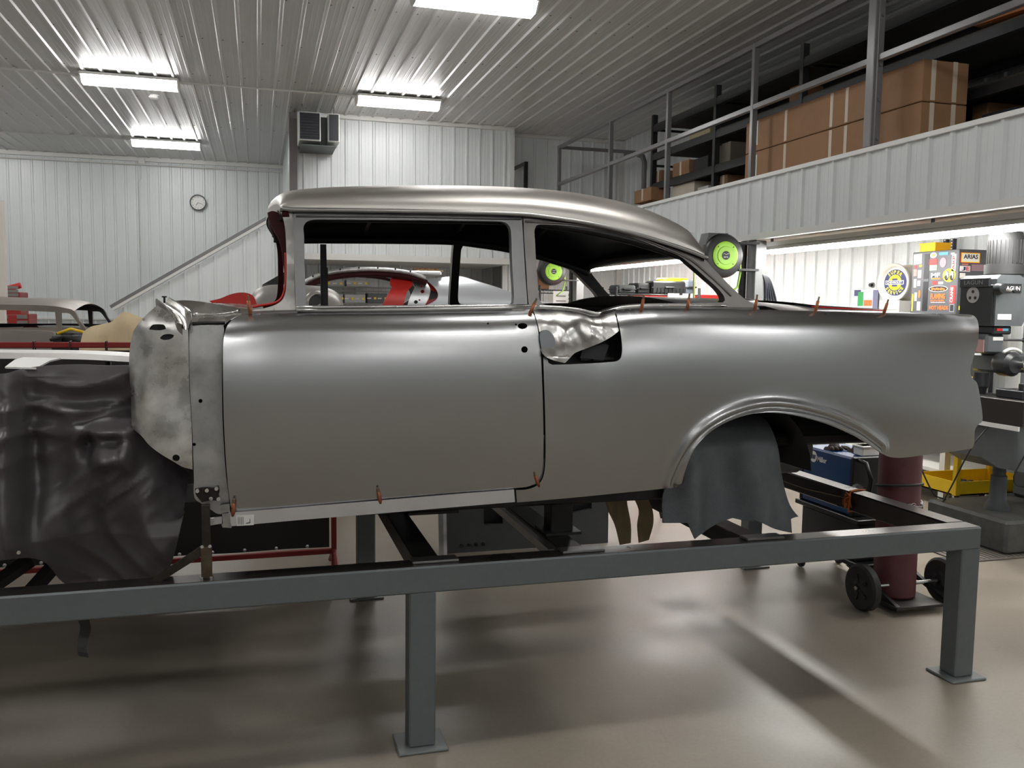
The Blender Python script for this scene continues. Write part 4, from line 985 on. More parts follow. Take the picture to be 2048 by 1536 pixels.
mb = MB().grid(G); mb.grid([[(x, y+.003, z) for x, y, z in r] for r in G]); cu = mb.out('curtain', CURT, ws, True)
for x in np.arange(-2.5, xr_, .185):
    for z, mt in ((zb+.045, CHROME), (zt-.045, BRASS)): MB().lathe([(.004, 0), (.009, 0), (.0105, .004), (.004, .005)], (x, SY-.023, z), (0, -1, 0), 10).out('grommet', mt, cu)
    MB().tube([(x, SY-.028, zt-.045), (x, SY-.03, zt+.02), (x, SY+.02, zt+.022), (x, SY+.02, zt-.04)], .004, 5).out('tie', BLKM, cu)
for z in (.45, .75, 1.05): MB().lathe([(.004, 0), (.009, 0), (.0105, .004), (.004, .005)], (xr_-.05, SY-.023, z), (0, -1, 0), 10).out('grommet', CHROME, cu)
# leaning door shells on the floor
dp = thing('door_shell', 'dark grey stripped car door shell standing on the floor beyond the table', 'door', (1.8, 5.8, 0))
DG = M('door_shell_grey', S(74, 75, 76), .5, .3, var=.1)
x0, x1 = at(885, 1110, Z=0)[0]+.02, at(1215, 1085, Z=0)[0]
def ydp(z): return 5.74+.10*z
zz = .95
out = [(x0, 0.), (x1, 0.), (x1+.02, .5), (x1, zz), (x0, zz)]
h1 = [(x0+.28, .18), (x0+.42, .18), (x0+.42, .40), (x0+.28, .38)]; h2 = [(x0+.90, .22), (x0+1.08, .25), (x0+1.09, .52), (x0+.92, .50)]
Yd = lambda X, Z: 5.74+.12*np.asarray(Z, float)
sheet2('shell', [np.array(p) for p in out], [h1, h2], Yd, [DG, DG], dp, step=.15, thick=.03)
sheet2('back_skin', [np.array(p) for p in out], [], lambda X, Z: Yd(X, Z)+.10, [BLACKP, DG], dp, step=.3, thick=.01)
MB().tube([(x0-.02, 5.70, 0), (x0-.02, 5.76, .5), (x0-.02, 5.82, zz)], .03, 6).out('edge_flange', ZINC, dp)
for k in range(4): MB().cyl((x0+.12+.05*k, 5.745, .05), (x0+.12+.05*k, 5.735, .05), .012, 8).out('plug', BLACKP, dp)
t = thing('air_line', 'dark air hose lying on the floor beyond the khaki strips', 'hose', (2.6, 6.2, 0))
MB().tube([(2.2, 6.2, .42), (2.6, 6.2, .43), (3.0, 6.25, .40)], .012, 6).out('hose', BLKR, t); MB().tube([(3.0, 6.25, .40), (3.05, 6.3, .2), (3.1, 6.3, .01)], .012, 6).out('drop', BLKR, t); MB().tube([(2.2, 6.2, .42), (2.15, 6.15, .2), (2.1, 6.1, .01)], .012, 6).out('drop', BLKR, t)
# ================================================================== RIGHT SIDE
# welding cart, welder, gas cylinder
wc = thing('welding_cart', 'black welding cart on two big wheels beside the table end', 'cart', (3.55, 4.5, 0))
CB = M('cart_black', (.012, .012, .013, 1), .35)
MB().bb(3.40, 3.76, 4.28, 4.95, .16, .19, bev=.004).out('lower_tray', CB, wc)
MB().bb(3.42, 3.74, 4.34, 4.90, .19, .42, bev=.01).out('cabinet', CB, wc)
MB().bb(3.40, 3.76, 4.32, 4.95, .42, .45, bev=.004).out('upper_tray', CB, wc)
MB().bb(3.38, 3.70, 3.93, 4.34, .035, .05).out('cylinder_plate', M('cart_plate', S(60, 58, 55), .5, .5), wc)
for x in (3.405, 3.755): MB().prism([(x-.012, 4.28, .16), (x-.012, 4.40, .16), (x-.012, 4.02, .05), (x-.012, 3.95, .05)], (.024, 0, 0)).out('side_arm', CB, wc)
MB().cyl((3.22, 4.08, .132), (3.86, 4.08, .132), .012, 8).out('axle', CHROME, wc)
for x, s in ((3.27, -1), (3.82, 1)):
    wl = MB().lathe([(.075, -.025), (.118, -.03), (.132, -.018), (.132, .018), (.118, .03), (.075, .025)], (x, 4.08, .132), (1, 0, 0), 28).out('wheel', BLKR, wc, True, 40)
    MB().lathe([(.078, -.02), (.03, -.03), (.03, .03), (.078, .02)], (x, 4.08, .132), (1, 0, 0), 20).out('hub', M('hub_grey', S(44, 44, 46), .5), wl, True, 40)
    for k in range(5):
        a = k*2*math.pi/5; MB().box((x-.028, 4.08+.05*math.cos(a), .132+.05*math.sin(a)), (.008, .05, .016), rx=a).out('spoke', BLKM, wl)
for x in (3.43, 3.72):
    cs_ = MB().lathe([(.03, -.014), (.04, -.008), (.04, .008), (.03, .014)], (x, 4.9, .04), (1, 0, 0), 16).out('caster', BLKR, wc, True, 40)
    MB().bb(x-.024, x+.024, 4.88, 4.92, .04, .16).out('fork', CB, wc)
MB().tube([(3.42, 4.93, .62), (3.42, 5.02, .78), (3.42, 5.04, .81), (3.74, 5.04, .81), (3.74, 5.02, .78), (3.74, 4.93, .62)], .014, 8).out('rear_handle', BLKM, wc, True)
we = thing('welding_machine', 'blue welding machine with white round logo on the black cart', 'welder', (3.58, 4.66, .45))
MB().bb(3.42, 3.74, 4.42, 4.91, .45, .81, bev=.012).out('case', BLUE, we)
MB().bb(3.415, 3.745, 4.40, 4.425, .45, .815, bev=.006).out('front_panel', BLKM, we)
MB().bb(3.415, 3.745, 4.905, 4.93, .45, .815, bev=.006).out('rear_panel', BLKM, we)
for s in (3.45, 3.71): MB().tube([(s, 4.42, .80), (s, 4.33, .79), (s, 4.28, .70), (s, 4.30, .58), (s, 4.40, .50)], .013, 8).out('guard_bar', BLKM, we, True)
MB().cyl((3.44, 4.40, .62), (3.44, 4.37, .62), .035, 14).out('knob', M('knob_grey', S(90, 90, 92), .4), we)
lc = at(1627, 913, X=3.419)
MB().lathe([(.036, 0), (.036, .0015)], (3.4195, lc[1], lc[2]), (-1, 0, 0), 28).out('logo_disc', WHS, we)
for k in range(3): MB().prism([(3.4165, lc[1]+.018-.014*k, lc[2]-.014), (3.4165, lc[1]+.010-.014*k, lc[2]-.014), (3.4165, lc[1]+.003-.014*k, lc[2]+.014), (3.4165, lc[1]+.011-.014*k, lc[2]+.014)], (-.001, 0, 0)).out('logo_bar', BLUE, we)
text('lettering', 'Miller', (3.418, lc[1]-.092, lc[2]-.006), (0, -1, 0), (0, 0, 1), .034, WHS, we, maxw=.095, bold=.02)
def pb(x0, x1, y0, y1, Y):
    a = at(x0, (y0+y1)/2, Y=Y)[0]; b = at(x1, (y0+y1)/2, Y=Y)[0]; z1 = at((x0+x1)/2, y0, Y=Y)[2]; z0 = at((x0+x1)/2, y1, Y=Y)[2]
    return a, b, z0, z1
rg = random.Random(11)
for lab, cx, cy in (('crumpled brown work glove at the back of the blue welder', 3.50, 4.70), ('crumpled brown work glove beside the pale box on the welder', 3.60, 4.60)):
    cl_ = thing('work_glove', lab, 'glove', (cx, cy, .81), 'work gloves')
    G = []
    for i in range(13):
        a = 2*math.pi*i/12; G.append([(cx+.06*math.cos(a)*r*(1+.25*math.sin(3*a)), cy+.045*math.sin(a)*r, .812+.045*(1-r*r)+.012*math.sin(5*a+8*r)*r*(1-r)*4) for r in (0, .3, .6, .85, 1)])
    GB = M('glove_brown', S(58, 50, 44), .9, var=.2, vscale=30)
    MB().grid(G).out('palm', GB, cl_, True)
    for k in range(4): MB().tube([(cx-.04+.025*k, cy-.03, .828), (cx-.05+.03*k, cy-.045, .828), (cx-.05+.035*k, cy-.06, .820)], [.012, .011, .008], 6).out('finger', GB, cl_, True)
    MB().tube([(cx+.05, cy, .826), (cx+.075, cy-.02, .826), (cx+.085, cy-.04, .82)], [.012, .011, .008], 6).out('thumb', GB, cl_, True)
bq = thing('parts_box', 'small pale plastic box on the front of the welder', 'box', (3.6, 4.46, .81))
MB().bb(3.50, 3.73, 4.43, 4.52, .812, .875, bev=.006).out('tub', WHT, bq); MB().bb(3.495, 3.735, 4.425, 4.525, .862, .875, bev=.004).out('lid', WHS, bq)
gc = thing('gas_cylinder', 'tall maroon gas cylinder standing on the welding cart', 'gas cylinder', (3.53, 4.14, .05))
MB().lathe([(.10, 0), (.116, .015), (.116, 1.08), (.105, 1.15), (.075, 1.21), (.04, 1.24)], (3.53, 4.14, .05), n=36).out('cylinder', CYL, gc, True, 40)
MB().lathe([(.035, 1.24), (.042, 1.25), (.042, 1.29), (.02, 1.30), (.02, 1.34)], (3.53, 4.14, .05), n=16).out('neck', BRASS, gc, True, 40)
MB().tube([(3.53+.122*math.cos(a), 4.14+.122*math.sin(a), .70-.02*math.sin(a)) for a in np.linspace(math.pi*.75, math.pi*2.1, 24)]+[(3.75, 4.3, .68)], .008, 6).out('hose', BLKR, wc, True)
chn = thing('cylinder_chain', 'bright steel chain around the maroon cylinder', 'chain', (3.6, 4.05, .56))
for k in range(16):
    a = -math.pi*.62+k*math.pi*.055; c = np.array([3.53+.126*math.cos(a), 4.14+.126*math.sin(a), .60+.012*math.sin(k*1.1)]); tn = np.array([-math.sin(a), math.cos(a), .2*math.cos(k)])
    nn = np.array([math.cos(a), math.sin(a), 0]) if k % 2 else np.array([0, 0, 1.])
    MB().tube([c+tn*.014*math.cos(g)+nn*.007*math.sin(g) for g in np.linspace(0, 2*math.pi, 9)[:-1]], .0025, 5, closed=True).out('link', CHROME, chn)
# yellow service cart
yx, yy = 5.28, 5.56
yc = thing('yellow_cart', 'yellow steel service cart with lower tray behind the milling machine base', 'cart', (5.67, 5.8, 0))
for z in (.24, .70):
    MB().bb(yx, yx+.78, yy, yy+.46, z, z+.012).out('tray_floor', YEL, yc)
    for b in ((yx, yx+.78, yy, yy+.012), (yx, yx+.78, yy+.448, yy+.46), (yx, yx+.012, yy, yy+.46), (yx+.768, yx+.78, yy, yy+.46)): MB().bb(*b, z, z+.11).out('tray_side', YEL, yc)
for x in (yx+.02, yx+.76):
    for y in (yy+.02, yy+.44):
        MB().bb(x-.022, x+.022, y-.022, y+.022, .24, .81, bev=.003).out('corner_post', YEL, yc)
        MB().lathe([(.04, -.015), (.055, -.01), (.055, .01), (.04, .015)], (x, y, .055), (1, .3, 0), 16).out('caster', BLKR, yc, True, 40)
        MB().bb(x-.025, x+.025, y-.01, y+.01, .06, .24).out('caster_fork', CHROME, yc)
for k in range(14):
    cx, cy = yx+.1+rg.random()*.58, yy+.1+rg.random()*.26
    t = thing('metal_part', 'dark loose metal part lying in the lower yellow tray', 'part', (cx, cy, .253), 'metal parts in the yellow tray')
    L, W_, Hh, rz = rg.uniform(.06, .16), rg.uniform(.03, .07), rg.uniform(.02, .05), rg.uniform(0, 3); mt_ = rg.choice([DARKM, BLKR, DARKM, M('rusty', S(96, 50, 40), .7)])
    MB().box((cx, cy, .253+Hh/2), (L, W_, Hh), rz=rz, bev=.005).out('casting', mt_, t)
    MB().cyl((cx, cy, .253+Hh), (cx, cy, .253+Hh+.012), W_*.3, 8).out('boss', mt_, t)
# floor mat
m0 = at(1925, 1127, Z=0); m1 = at(1853, 1103, Z=0)
mt = thing('floor_mat', 'ribbed dark grey anti-fatigue mat under the milling machine', 'mat', (m0[0]+.8, m0[1]+.5, 0))
MATM = M('mat_rubber', S(98, 92, 86), .8, var=.08)
MB().bb(m0[0], m0[0]+1.7, m0[1], m0[1]+.9, 0, .012, bev=.004).out('pad', MATM, mt)
o = MB()
for k in range(40): o.bb(m0[0]+.03+k*.042, m0[0]+.045+k*.042, m0[1]+.02, m0[1]+.88, .012, .016)
o = o.out('ribs', MATM, mt); o['kind'] = 'stuff'
# milling machine
ML = thing('milling_machine', 'large grey vertical milling machine at the right edge of the picture', 'milling machine', (5.5, 5.0, 0))
DK = M('mill_dark', S(34, 36, 38), .4, var=.1)
MB().bb(4.95, 6.05, 4.74, 5.5, .013, .25, bev=.02).out('base', M('mill_base', S(70, 71, 68), .55, var=.25, vscale=9), ML)
MB().bb(5.70, 6.1, 5.0, 5.45, .25, 1.62, bev=.03).out('column', MILLG, ML)
sx = at(2003, 980, Y=5.05)[0]
MB().lathe([(.09, .25), (.085, .28), (.06, .32), (.055, .50), (.045, .51), (.045, .62)], (sx, 5.08, 0), n=20).out('knee_screw', M('screw_housing', S(56, 60, 62), .5), ML, True, 40)
a0 = at(1952, 860, Y=5.05)[0]; zk1 = at(1990, 852, Y=5.0)[2]; zk0 = at(1990, 935, Y=5.0)[2]
MB().prism([(a0, 4.98, zk0+.08), (a0+.15, 4.98, zk0), (5.72, 4.98, zk0-.12), (5.72, 4.98, zk1), (a0, 4.98, zk1)], (0, .36, 0)).out('knee', MILLG, ML)
zt1 = at(2000, 795, Y=4.9)[2]; zt0 = at(2000, 852, Y=4.9)[2]
MB().bb(a0+.02, 5.6, 4.95, 5.4, zk1, zt0+.02, bev=.006).out('saddle', DK, ML)
tbl = MB().bb(a0-.04, a0+.26, 4.62, 5.95, zt0+.03, zt1, bev=.004).out('work_table', M('mill_table', S(60, 57, 54), .4, .5), ML)
for k in range(3): MB().bb(a0+.02+.08*k, a0+.035+.08*k, 4.62, 5.95, zt1-.001, zt1+.002).out('slot', BLKM, tbl)
MB().bb(a0-.052, a0-.04, 4.64, 5.93, zt0, zt0+.03).out('scale_bar', WHT, ML)
# head
hx0 = at(1992, 600, Y=5.0)[0]; zh1 = at(1992, 549, Y=5.0)[2]; zh0 = at(1992, 652, Y=5.0)[2]; zhm = at(1992, 625, Y=5.0)[2]
hd = MB().prism([(hx0, 5.0, zh0), (hx0+.24, 5.0, zh0), (hx0+.30, 5.0, zhm), (hx0+.62, 5.0, zhm), (hx0+.62, 5.0, zh1-.035), (hx0+.26, 5.0, zh1-.035), (hx0+.20, 5.0, zh1), (hx0+.03, 5.0, zh1), (hx0, 5.0, zh1-.03)], (0, .32, 0)).out('head', MILLG, ML)
MB().bb(hx0-.012, hx0, 5.02, 5.32, zh0+.01, zh1-.07, bev=.004).out('front_cover', DK, ML)
MB().bb(hx0-.03, hx0-.01, 5.04, 5.31, zh1-.085, zh1-.02, bev=.004).out('name_block', DK, ML)
nb = at(1955, 564, X=hx0-.03); text('lettering', 'LAGUN', (hx0-.031, 5.18, zh1-.052), (0, -1, 0), (0, 0, 1), .030, M('grey_letter', S(130, 132, 134), .5), ML, maxw=.17)
dc = at(1946, 590, X=hx0-.013); fd = MB().lathe([(.058, 0), (.058, .003)], (hx0-.012, dc[1], dc[2]), (-1, 0, 0), 24).out('dial_plate', M('dial_grey', S(168, 166, 164), .4), ML)
for a in (90, 210, 330): MB().lathe([(.012, 0), (.012, .002)], (hx0-.015, dc[1]-.028*math.cos(math.radians(a)), dc[2]-.006+.03*math.sin(math.radians(a))), (-1, 0, 0), 10).out('dial_mark', INK, ML)
MB().bb(hx0+.04, hx0+.21, 4.992, 5.0, zh1-.125, zh1-.062).out('name_plate', BLKM, ML)
text('lettering', 'LAGUN', (hx0+.125, 4.991, zh1-.094), (1, 0, 0), (0, 0, 1), .030, WHS, ML, maxw=.14, bold=.02)
MB().bb(hx0+.02, hx0+.14, 4.996, 5.0, zh0+.045, zh0+.085).out('data_plate', WHT, ML)
MB().lathe([(.04, 0), (.04, .03), (.03, .05), (.012, .055)], (hx0+.005, 5.0, zh1-.10), (0, -1, 0), 16).out('speed_knob', DK, ML, True, 40)
MB().cyl((hx0+.02, 4.97, zh1-.11), (hx0+.09, 4.95, zh1-.115), .006, 8).out('speed_lever', CHROME, ML)
MB().lathe([(.012, 0), (.012, .02)], (hx0+.09, 4.945, zh1-.115), (0, -1, 0), 10).out('lever_ball', BLKM, ML)
mx_ = hx0+.20; zm0 = zh1-.02
MB().lathe([(.125, 0), (.125, .03), (.135, .03), (.135, .10), (.115, .10), (.115, .28), (.105, .33), (.06, .345)], (mx_+.02, 5.16, zm0), n=28).out('motor', BLKR, ML, True, 35)
for k in range(26):
    a = 2*math.pi*k/26; MB().box((mx_+.02+.117*math.cos(a), 5.16+.117*math.sin(a), zm0+.19), (.012, .005, .17), rz=a).out('motor_fin', BLKR, ML)
MB().bb(hx0+.02, hx0+.19, 5.03, 5.26, zh0-.06, zh0, bev=.01).out('quill_housing', DK, ML)
MB().bb(hx0+.05, hx0+.10, 5.024, 5.03, zh0-.035, zh0-.018).out('tag_red', RED, ML); MB().bb(hx0+.10, hx0+.15, 5.024, 5.03, zh0-.035, zh0-.018).out('tag_blue', M('tag_blue', S(100, 180, 210), .5), ML)
MB().bb(hx0+.0, hx0+.16, 5.06, 5.24, zh0-.20, zh0-.06, bev=.015).out('quill_block', MILLG, ML)
MB().bb(hx0-.006, hx0+.0, 5.08, 5.22, zh0-.19, zh0-.10).out('warning_plate', M('plate_pink', S(176, 140, 136), .5), ML)
MB().bb(hx0+.05, hx0+.14, 5.054, 5.06, zh0-.105, zh0-.08).out('data_plate', WHT, ML)
MB().cyl((hx0+.14, 5.05, zh0-.10), (hx0+.26, 5.0, zh0-.10), .008, 8).out('feed_lever', DK, ML); MB().lathe([(.016, -.012), (.016, .012)], (hx0+.27, 4.995, zh0-.10), (1, 0, 0), 10).out('lever_ball', BLKM, ML)
MB().lathe([(.07, 0), (.085, .03), (.085, .12), (.06, .15)], (hx0+.12, 5.06, zh0-.27), (0, -1, 0), 24).out('feed_housing', DK, ML, True, 35)
MB().lathe([(.03, 0), (.03, .05), (.018, .06), (.018, .09)], (hx0+.16, 4.91, zh0-.27), (0, -1, 0), 16).out('feed_hub', CHROME, ML, True, 35)
MB().cyl((hx0+.16, 4.84, zh0-.27), (hx0+.30, 4.80, zh0-.50), .011, 8).out('hand_lever', CHROME, ML)
MB().tube([(hx0+.12+.13*math.cos(a), 4.95, zh0-.29+.13*math.sin(a)) for a in np.linspace(.9, 2.2, 10)], .012, 6).out('guard', WHT, ML, True)
MB().lathe([(.10, 0), (.10, .08), (.09, .10), (.02, .10)], (hx0+.42, 5.04, zh0-.30), (0, -1, 0), 24).out('ram_clamp', MILLG, ML, True, 35)
MB().tube([(hx0+.42+.11*math.cos(a), 4.96, zh0-.30+.11*math.sin(a)) for a in np.linspace(2.2, 4.0, 12)], .012, 6).out('scale_arc', WHT, ML, True)
MB().lathe([(.055, 0), (.055, -.10), (.04, -.12), (.035, -.17), (.02, -.18), (.012, -.24)], (hx0+.06, 5.15, zh0-.34), n=18).out('spindle', DK, ML, True, 35)
MB().bb(hx0+.1, hx0+.6, 5.06, 5.30, zh0-.34, zh0-.2, bev=.02).out('ram_arm', MILLG, ML)
MB().tube([(hx0+.28, 5.0, zh0+.01), (hx0+.36, 4.97, zh0+.0), (hx0+.45, 4.96, zh0+.05), (hx0+.55, 4.97, zh0+.08)], .010, 6).out('power_cable', MILLG, ML, True)
for pth in ([(a0-.03, 4.9, zt0+.01), (a0-.12, 4.95, .75), (a0-.05, 5.2, .4), (a0-.02, 5.3, .27)], [(a0-.02, 5.5, zt0), (a0-.05, 5.6, .7), (a0+.02, 5.45, .3), (a0+.1, 5.4, .26)], [(a0+.05, 4.66, zt0), (a0+.12, 4.70, .8), (a0+.16, 4.85, .5), (a0+.5, 4.9, .45)]):
    MB().tube(spline(pth, 5, 180, closed=False), .006, 5).out('cable', BLKR, ML, True)
# teal and yellow tool case on the mill table
x0, x1, z0, z1 = pb(1958, 2012, 764, 792, 5.35)
tc = thing('tool_case', 'teal tool case with yellow top on the milling table', 'case', (a0+.1, 5.4, zt1))
bw = .24
MB().bb(a0-.0, a0+bw, 5.30, 5.42, zt1+.002, zt1+.09, bev=.006).out('case', M('teal_case', S(34, 150, 150), .5), tc); MB().bb(a0-.003, a0+bw+.003, 5.297, 5.423, zt1+.085, zt1+.108, bev=.004).out('lid', YEL, tc)
for k in range(4): MB().bb(a0+.03+.05*k, a0+.05+.05*k, 5.294, 5.30, zt1+.03, zt1+.07).out('latch', BLKM, tc)
vs = thing('machine_vice', 'dark machine vice at the right end of the milling table', 'vice', (a0+.15, 4.85, zt1))
MB().bb(a0+.05, a0+.22, 4.72, 4.95, zt1+.002, zt1+.06, bev=.005).out('body', DK, vs); MB().bb(a0+.06, a0+.21, 4.73, 4.77, zt1+.06, zt1+.11, bev=.004).out('jaw', DK, vs); MB().cyl((a0+.13, 4.72, zt1+.05), (a0+.13, 4.64, zt1+.05), .012, 8).out('screw', CHROME, vs)
# bench, cabinet with stickers, wheel sign
wb = thing('workbench', 'white steel workbench along the right wall', 'bench', (6.0, 7.3, 0))
MB().bb(5.62, 6.34, 6.06, 9.2, .92, .97, bev=.004).out('top', REFL, wb)
for y in (6.1, 7.6, 9.1):
    for x in (5.66, 6.28): MB().bb(x-.03, x+.03, y-.03, y+.03, 0, .92).out('leg', TRIM, wb)
MB().bb(5.64, 6.32, 6.1, 9.1, .3, .33).out('shelf', TRIM, wb)
KX, KY = 5.70, 6.12
ky1 = at(1825, 520, X=KX)[1]; kx1 = at(1985, 520, Y=KY)[0]; kz = at(1918, 498, X=KX)[2]
cb = thing('stickered_cabinet', 'grey steel cabinet covered in racing stickers beside the milling machine', 'cabinet', (KX+.2, KY+.3, .97))
MB().bb(KX, kx1, KY, ky1, .97, kz, bev=.006).out('carcass', CABG, cb)
def kpl(x0, x1, y0, y1, X=KX):
    ya = at(x0, (y0+y1)/2, X=X)[1]; yb = at(x1, (y0+y1)/2, X=X)[1]; zm = (x0+x1)/2
    return yb, ya, at(zm, y1, X=X)[2], at(zm, y0, X=X)[2]
def stx(nm, x0, x1, y0, y1, mat, e=.003, X=KX, par=cb, ov=False):
    ya, yb, za, zb_ = kpl(x0, x1, y0, y1)
    if ov:
        V = MB(); c = (X-e, (ya+yb)/2, (za+zb_)/2); n = 24
        V.prism([(c[0], c[1]-(yb-ya)/2*math.cos(2*math.pi*k/n), c[2]+(zb_-za)/2*math.sin(2*math.pi*k/n)) for k in range(n)], (e*.6, 0, 0)); return V.out(nm, mat, par)
    return MB().bb(X-e, X, ya, yb, za, zb_).out(nm, mat, par)
def txx(body, x0, x1, y0, y1, mat, e=.0035, bold=0., ver=False):
    ya, yb, za, zb_ = kpl(x0, x1, y0, y1); c = (KX-e, (ya+yb)/2, (za+zb_)/2)
    if ver: return text('lettering', body, c, (0, 0, 1), (0, 1, 0), yb-ya, mat, cb, maxw=zb_-za, bold=bold)
    return text('lettering', body, c, (0, -1, 0), (0, 0, 1), zb_-za, mat, cb, maxw=yb-ya, bold=bold)
stx('door_gap', 1847, 1857, 508, 622, BLACKP, .002); stx('shelf_edge', 1847, 1858, 558, 563, CABG, .004)
stx('sticker', 1861, 1874, 505, 516, WHS, ov=True); stx('sticker_dot', 1865, 1870, 508, 513, YELS, .005, ov=True)
stx('sticker', 1879, 1897, 504.5, 510, M('sticker_blue', S(70, 150, 205), .5)); stx('sticker', 1902, 1910, 505, 509, M('sticker_grey', S(150, 150, 152), .5))
stx('sticker', 1859.5, 1875, 518, 530, RED); stx('sticker', 1859.5, 1874, 530, 541, M('sticker_sage', S(150, 176, 140), .5))
stx('sticker', 1880, 1893, 515, 535, M('sticker_mauve', S(150, 120, 128), .5), ov=True)
stx('sticker', 1904, 1912, 508, 542, WHS); txx('ARP', 1905.5, 1911, 511, 540, RED, .005, ver=True, bold=.03)
txx('MF', 1863, 1881, 546, 555, WHS, bold=.03); stx('sticker', 1863, 1881, 556, 558.5, ORANGE)
stx('sticker', 1886, 1911.5, 537, 564, YELS, ov=True)
for cx in (1894, 1904.5):
    stx('sticker_eye', cx-4.6, cx+4.6, 541, 561, INK, .0045, ov=True); stx('sticker_eye', cx-3.4, cx+3.4, 542.5, 558, WHS, .006, ov=True); stx('sticker_eye', cx-3.4, cx+1.2, 550, 560, INK, .0075, ov=True)
stx('sticker', 1865, 1877, 562, 569, RED); txx('K&N', 1877.5, 1887, 563, 568.5, WHS, bold=.02)
stx('sticker', 1858, 1896, 571, 584, M('sticker_lightgrey', S(186, 184, 180), .5), ov=True); stx('sticker_inner', 1859.5, 1894.5, 572.3, 582.7, INK, .005, ov=True); 
for k in range(9): stx('sticker_script', 1864+3*k, 1866.4+3*k, 575.2+(k % 3)*.8, 580.5-(k % 2)*1.2, ORANGE, .0065)
txx('FLAMING', 1862, 1891, 587, 598, ORANGE, bold=.03); txx('RIVER', 1862, 1890, 599.5, 603, ORANGE, bold=.02); stx('sticker', 1862, 1890, 604.4, 605.2, WHS)
stx('sticker', 1900, 1911, 571, 607, RED); txx('CRANE', 1901.5, 1907, 574, 605, WHS, .005, ver=True, bold=.02)
txx('HOT HEADS', 1859, 1897, 611.5, 619.5, ORANGE, bold=.03)
stx('sticker', 1899, 1909, 608, 624, M('sticker_dim', S(120, 124, 128), .5)); stx('sticker_inner', 1901, 1907, 610, 622, INK, .005)
for x0, x1, y0, y1, m in ((1828, 1836, 509, 529, WHS), (1836, 1844, 508, 528, M('sticker_pale', S(214, 208, 204), .5)), (1829, 1834, 531, 537, RED), (1839, 1844, 530, 534, YELS), (1828, 1834, 539, 552, M('sticker_salmon', S(198, 120, 112), .5)), (1836, 1843, 540, 556, M('sticker_rose', S(190, 160, 160), .5)), (1828, 1833, 558, 575, M('sticker_lightgrey', S(186, 184, 180), .5)), (1835, 1841, 561, 572, M('sticker_rose', S(190, 160, 160), .5)), (1829, 1834, 585, 602, M('sticker_lightgrey', S(186, 184, 180), .5)), (1837, 1841, 580, 596, ORANGE), (1834, 1841, 603, 621, M('sticker_rose', S(190, 160, 160), .5))):
    stx('sticker', x0, x1, y0, y1, m, ov=(m is ORANGE))
stx('sticker', 1824, 1826, 588, 622, YELS)
def sty(nm, x0, x1, y0, y1, mat, e=.003):
    a, b, z0, z1 = pb(x0, x1, y0, y1, KY); return MB().bb(a, b, KY-e, KY, z0, z1).out(nm, mat, cb)
def txy(body, x0, x1, y0, y1, mat, e=.006, bold=.0):
    a, b, z0, z1 = pb(x0, x1, y0, y1, KY); return text('lettering', body, ((a+b)/2, KY-e, (z0+z1)/2), (1, 0, 0), (0, 0, 1), z1-z0, mat, cb, maxw=b-a, bold=bold)
sty('sticker', 1921, 1960, 505, 526, RED); sty('sticker_border', 1922, 1959, 506, 525, YELS, .004); sty('sticker_inner', 1923.5, 1957.5, 507.5, 523.5, WHS, .005); txy('ARIAS', 1926, 1955, 509, 518, INK, bold=.03)
sty('sticker', 1919.5, 1940, 532, 543, WHS); txy('J', 1922, 1930, 533.5, 541.5, NAVY, bold=.03); txy('E', 1931, 1938, 533.5, 541.5, RED, bold=.03)
sty('sticker', 1924, 1936, 527, 530.5, M('sticker_salmon', S(198, 120, 112), .5)); sty('sticker', 1943, 1969, 529, 542, M('sticker_mauve', S(150, 120, 128), .5)); sty('sticker', 1919.5, 1930, 546, 556, WHS); sty('sticker', 1929, 1943, 610, 625, YELS)
sty('sticker', 1917, 1923, 612, 620, YELS)
wp = thing('striped_plate', 'narrow white plate with black strokes at the right edge of the cabinet', 'plate', (kx1+.03, KY+.02, .97))
MB().bb(kx1+.003, kx1+.065, KY-.002, KY+.006, 1.7, kz+.0).out('plate', WHS, wp); MB().bb(kx1+.025, kx1+.045, KY+.006, KY+.02, .97, 1.75).out('stem', GREYP, wp)
for k in range(7): MB().box((kx1+.035, KY-.004, 1.98+.032*k), (.045, .003, .012), ry=.35 if k % 2 else -.2).out('stroke', INK, wp)
a, b, z0, z1 = pb(1851, 1880, 489, 500, KY+.25)
yb_ = thing('yellow_box', 'bright yellow parts box on top of the stickered cabinet', 'box', ((a+b)/2, KY+.3, kz))
MB().bb(KX+.03, KX+.20, KY+.31, KY+.50, kz, kz+.075, bev=.003).out('carton', M('yellow_carton', S(240, 176, 10), .6), yb_); MB().bb(KX+.028, KX+.202, KY+.308, KY+.502, kz+.06, kz+.078).out('lid', M('yellow_carton', S(240, 176, 10), .6), yb_)
for lab, px in (('dark perforated shelf upright behind the cabinet, left one', 1892), ('dark perforated shelf upright behind the cabinet, middle one', 1906), ('dark perforated shelf upright behind the milling machine motor', 1995)):
    X = 6.32; y = at(px, 500, X=X)[1]; t = thing('perforated_upright', lab, 'upright', (X, y, 0), 'perforated uprights')
    MB().bb(X-.02, X+.02, y-.02, y+.02, 0, 2.38).out('angle', M('upright_navy', S(54, 54, 66), .5), t)
    for k in range(24): MB().bb(X-.0215, X-.0195, y-.007, y+.007, 1.72+.028*k, 1.732+.028*k).out('slot', WHS, t)
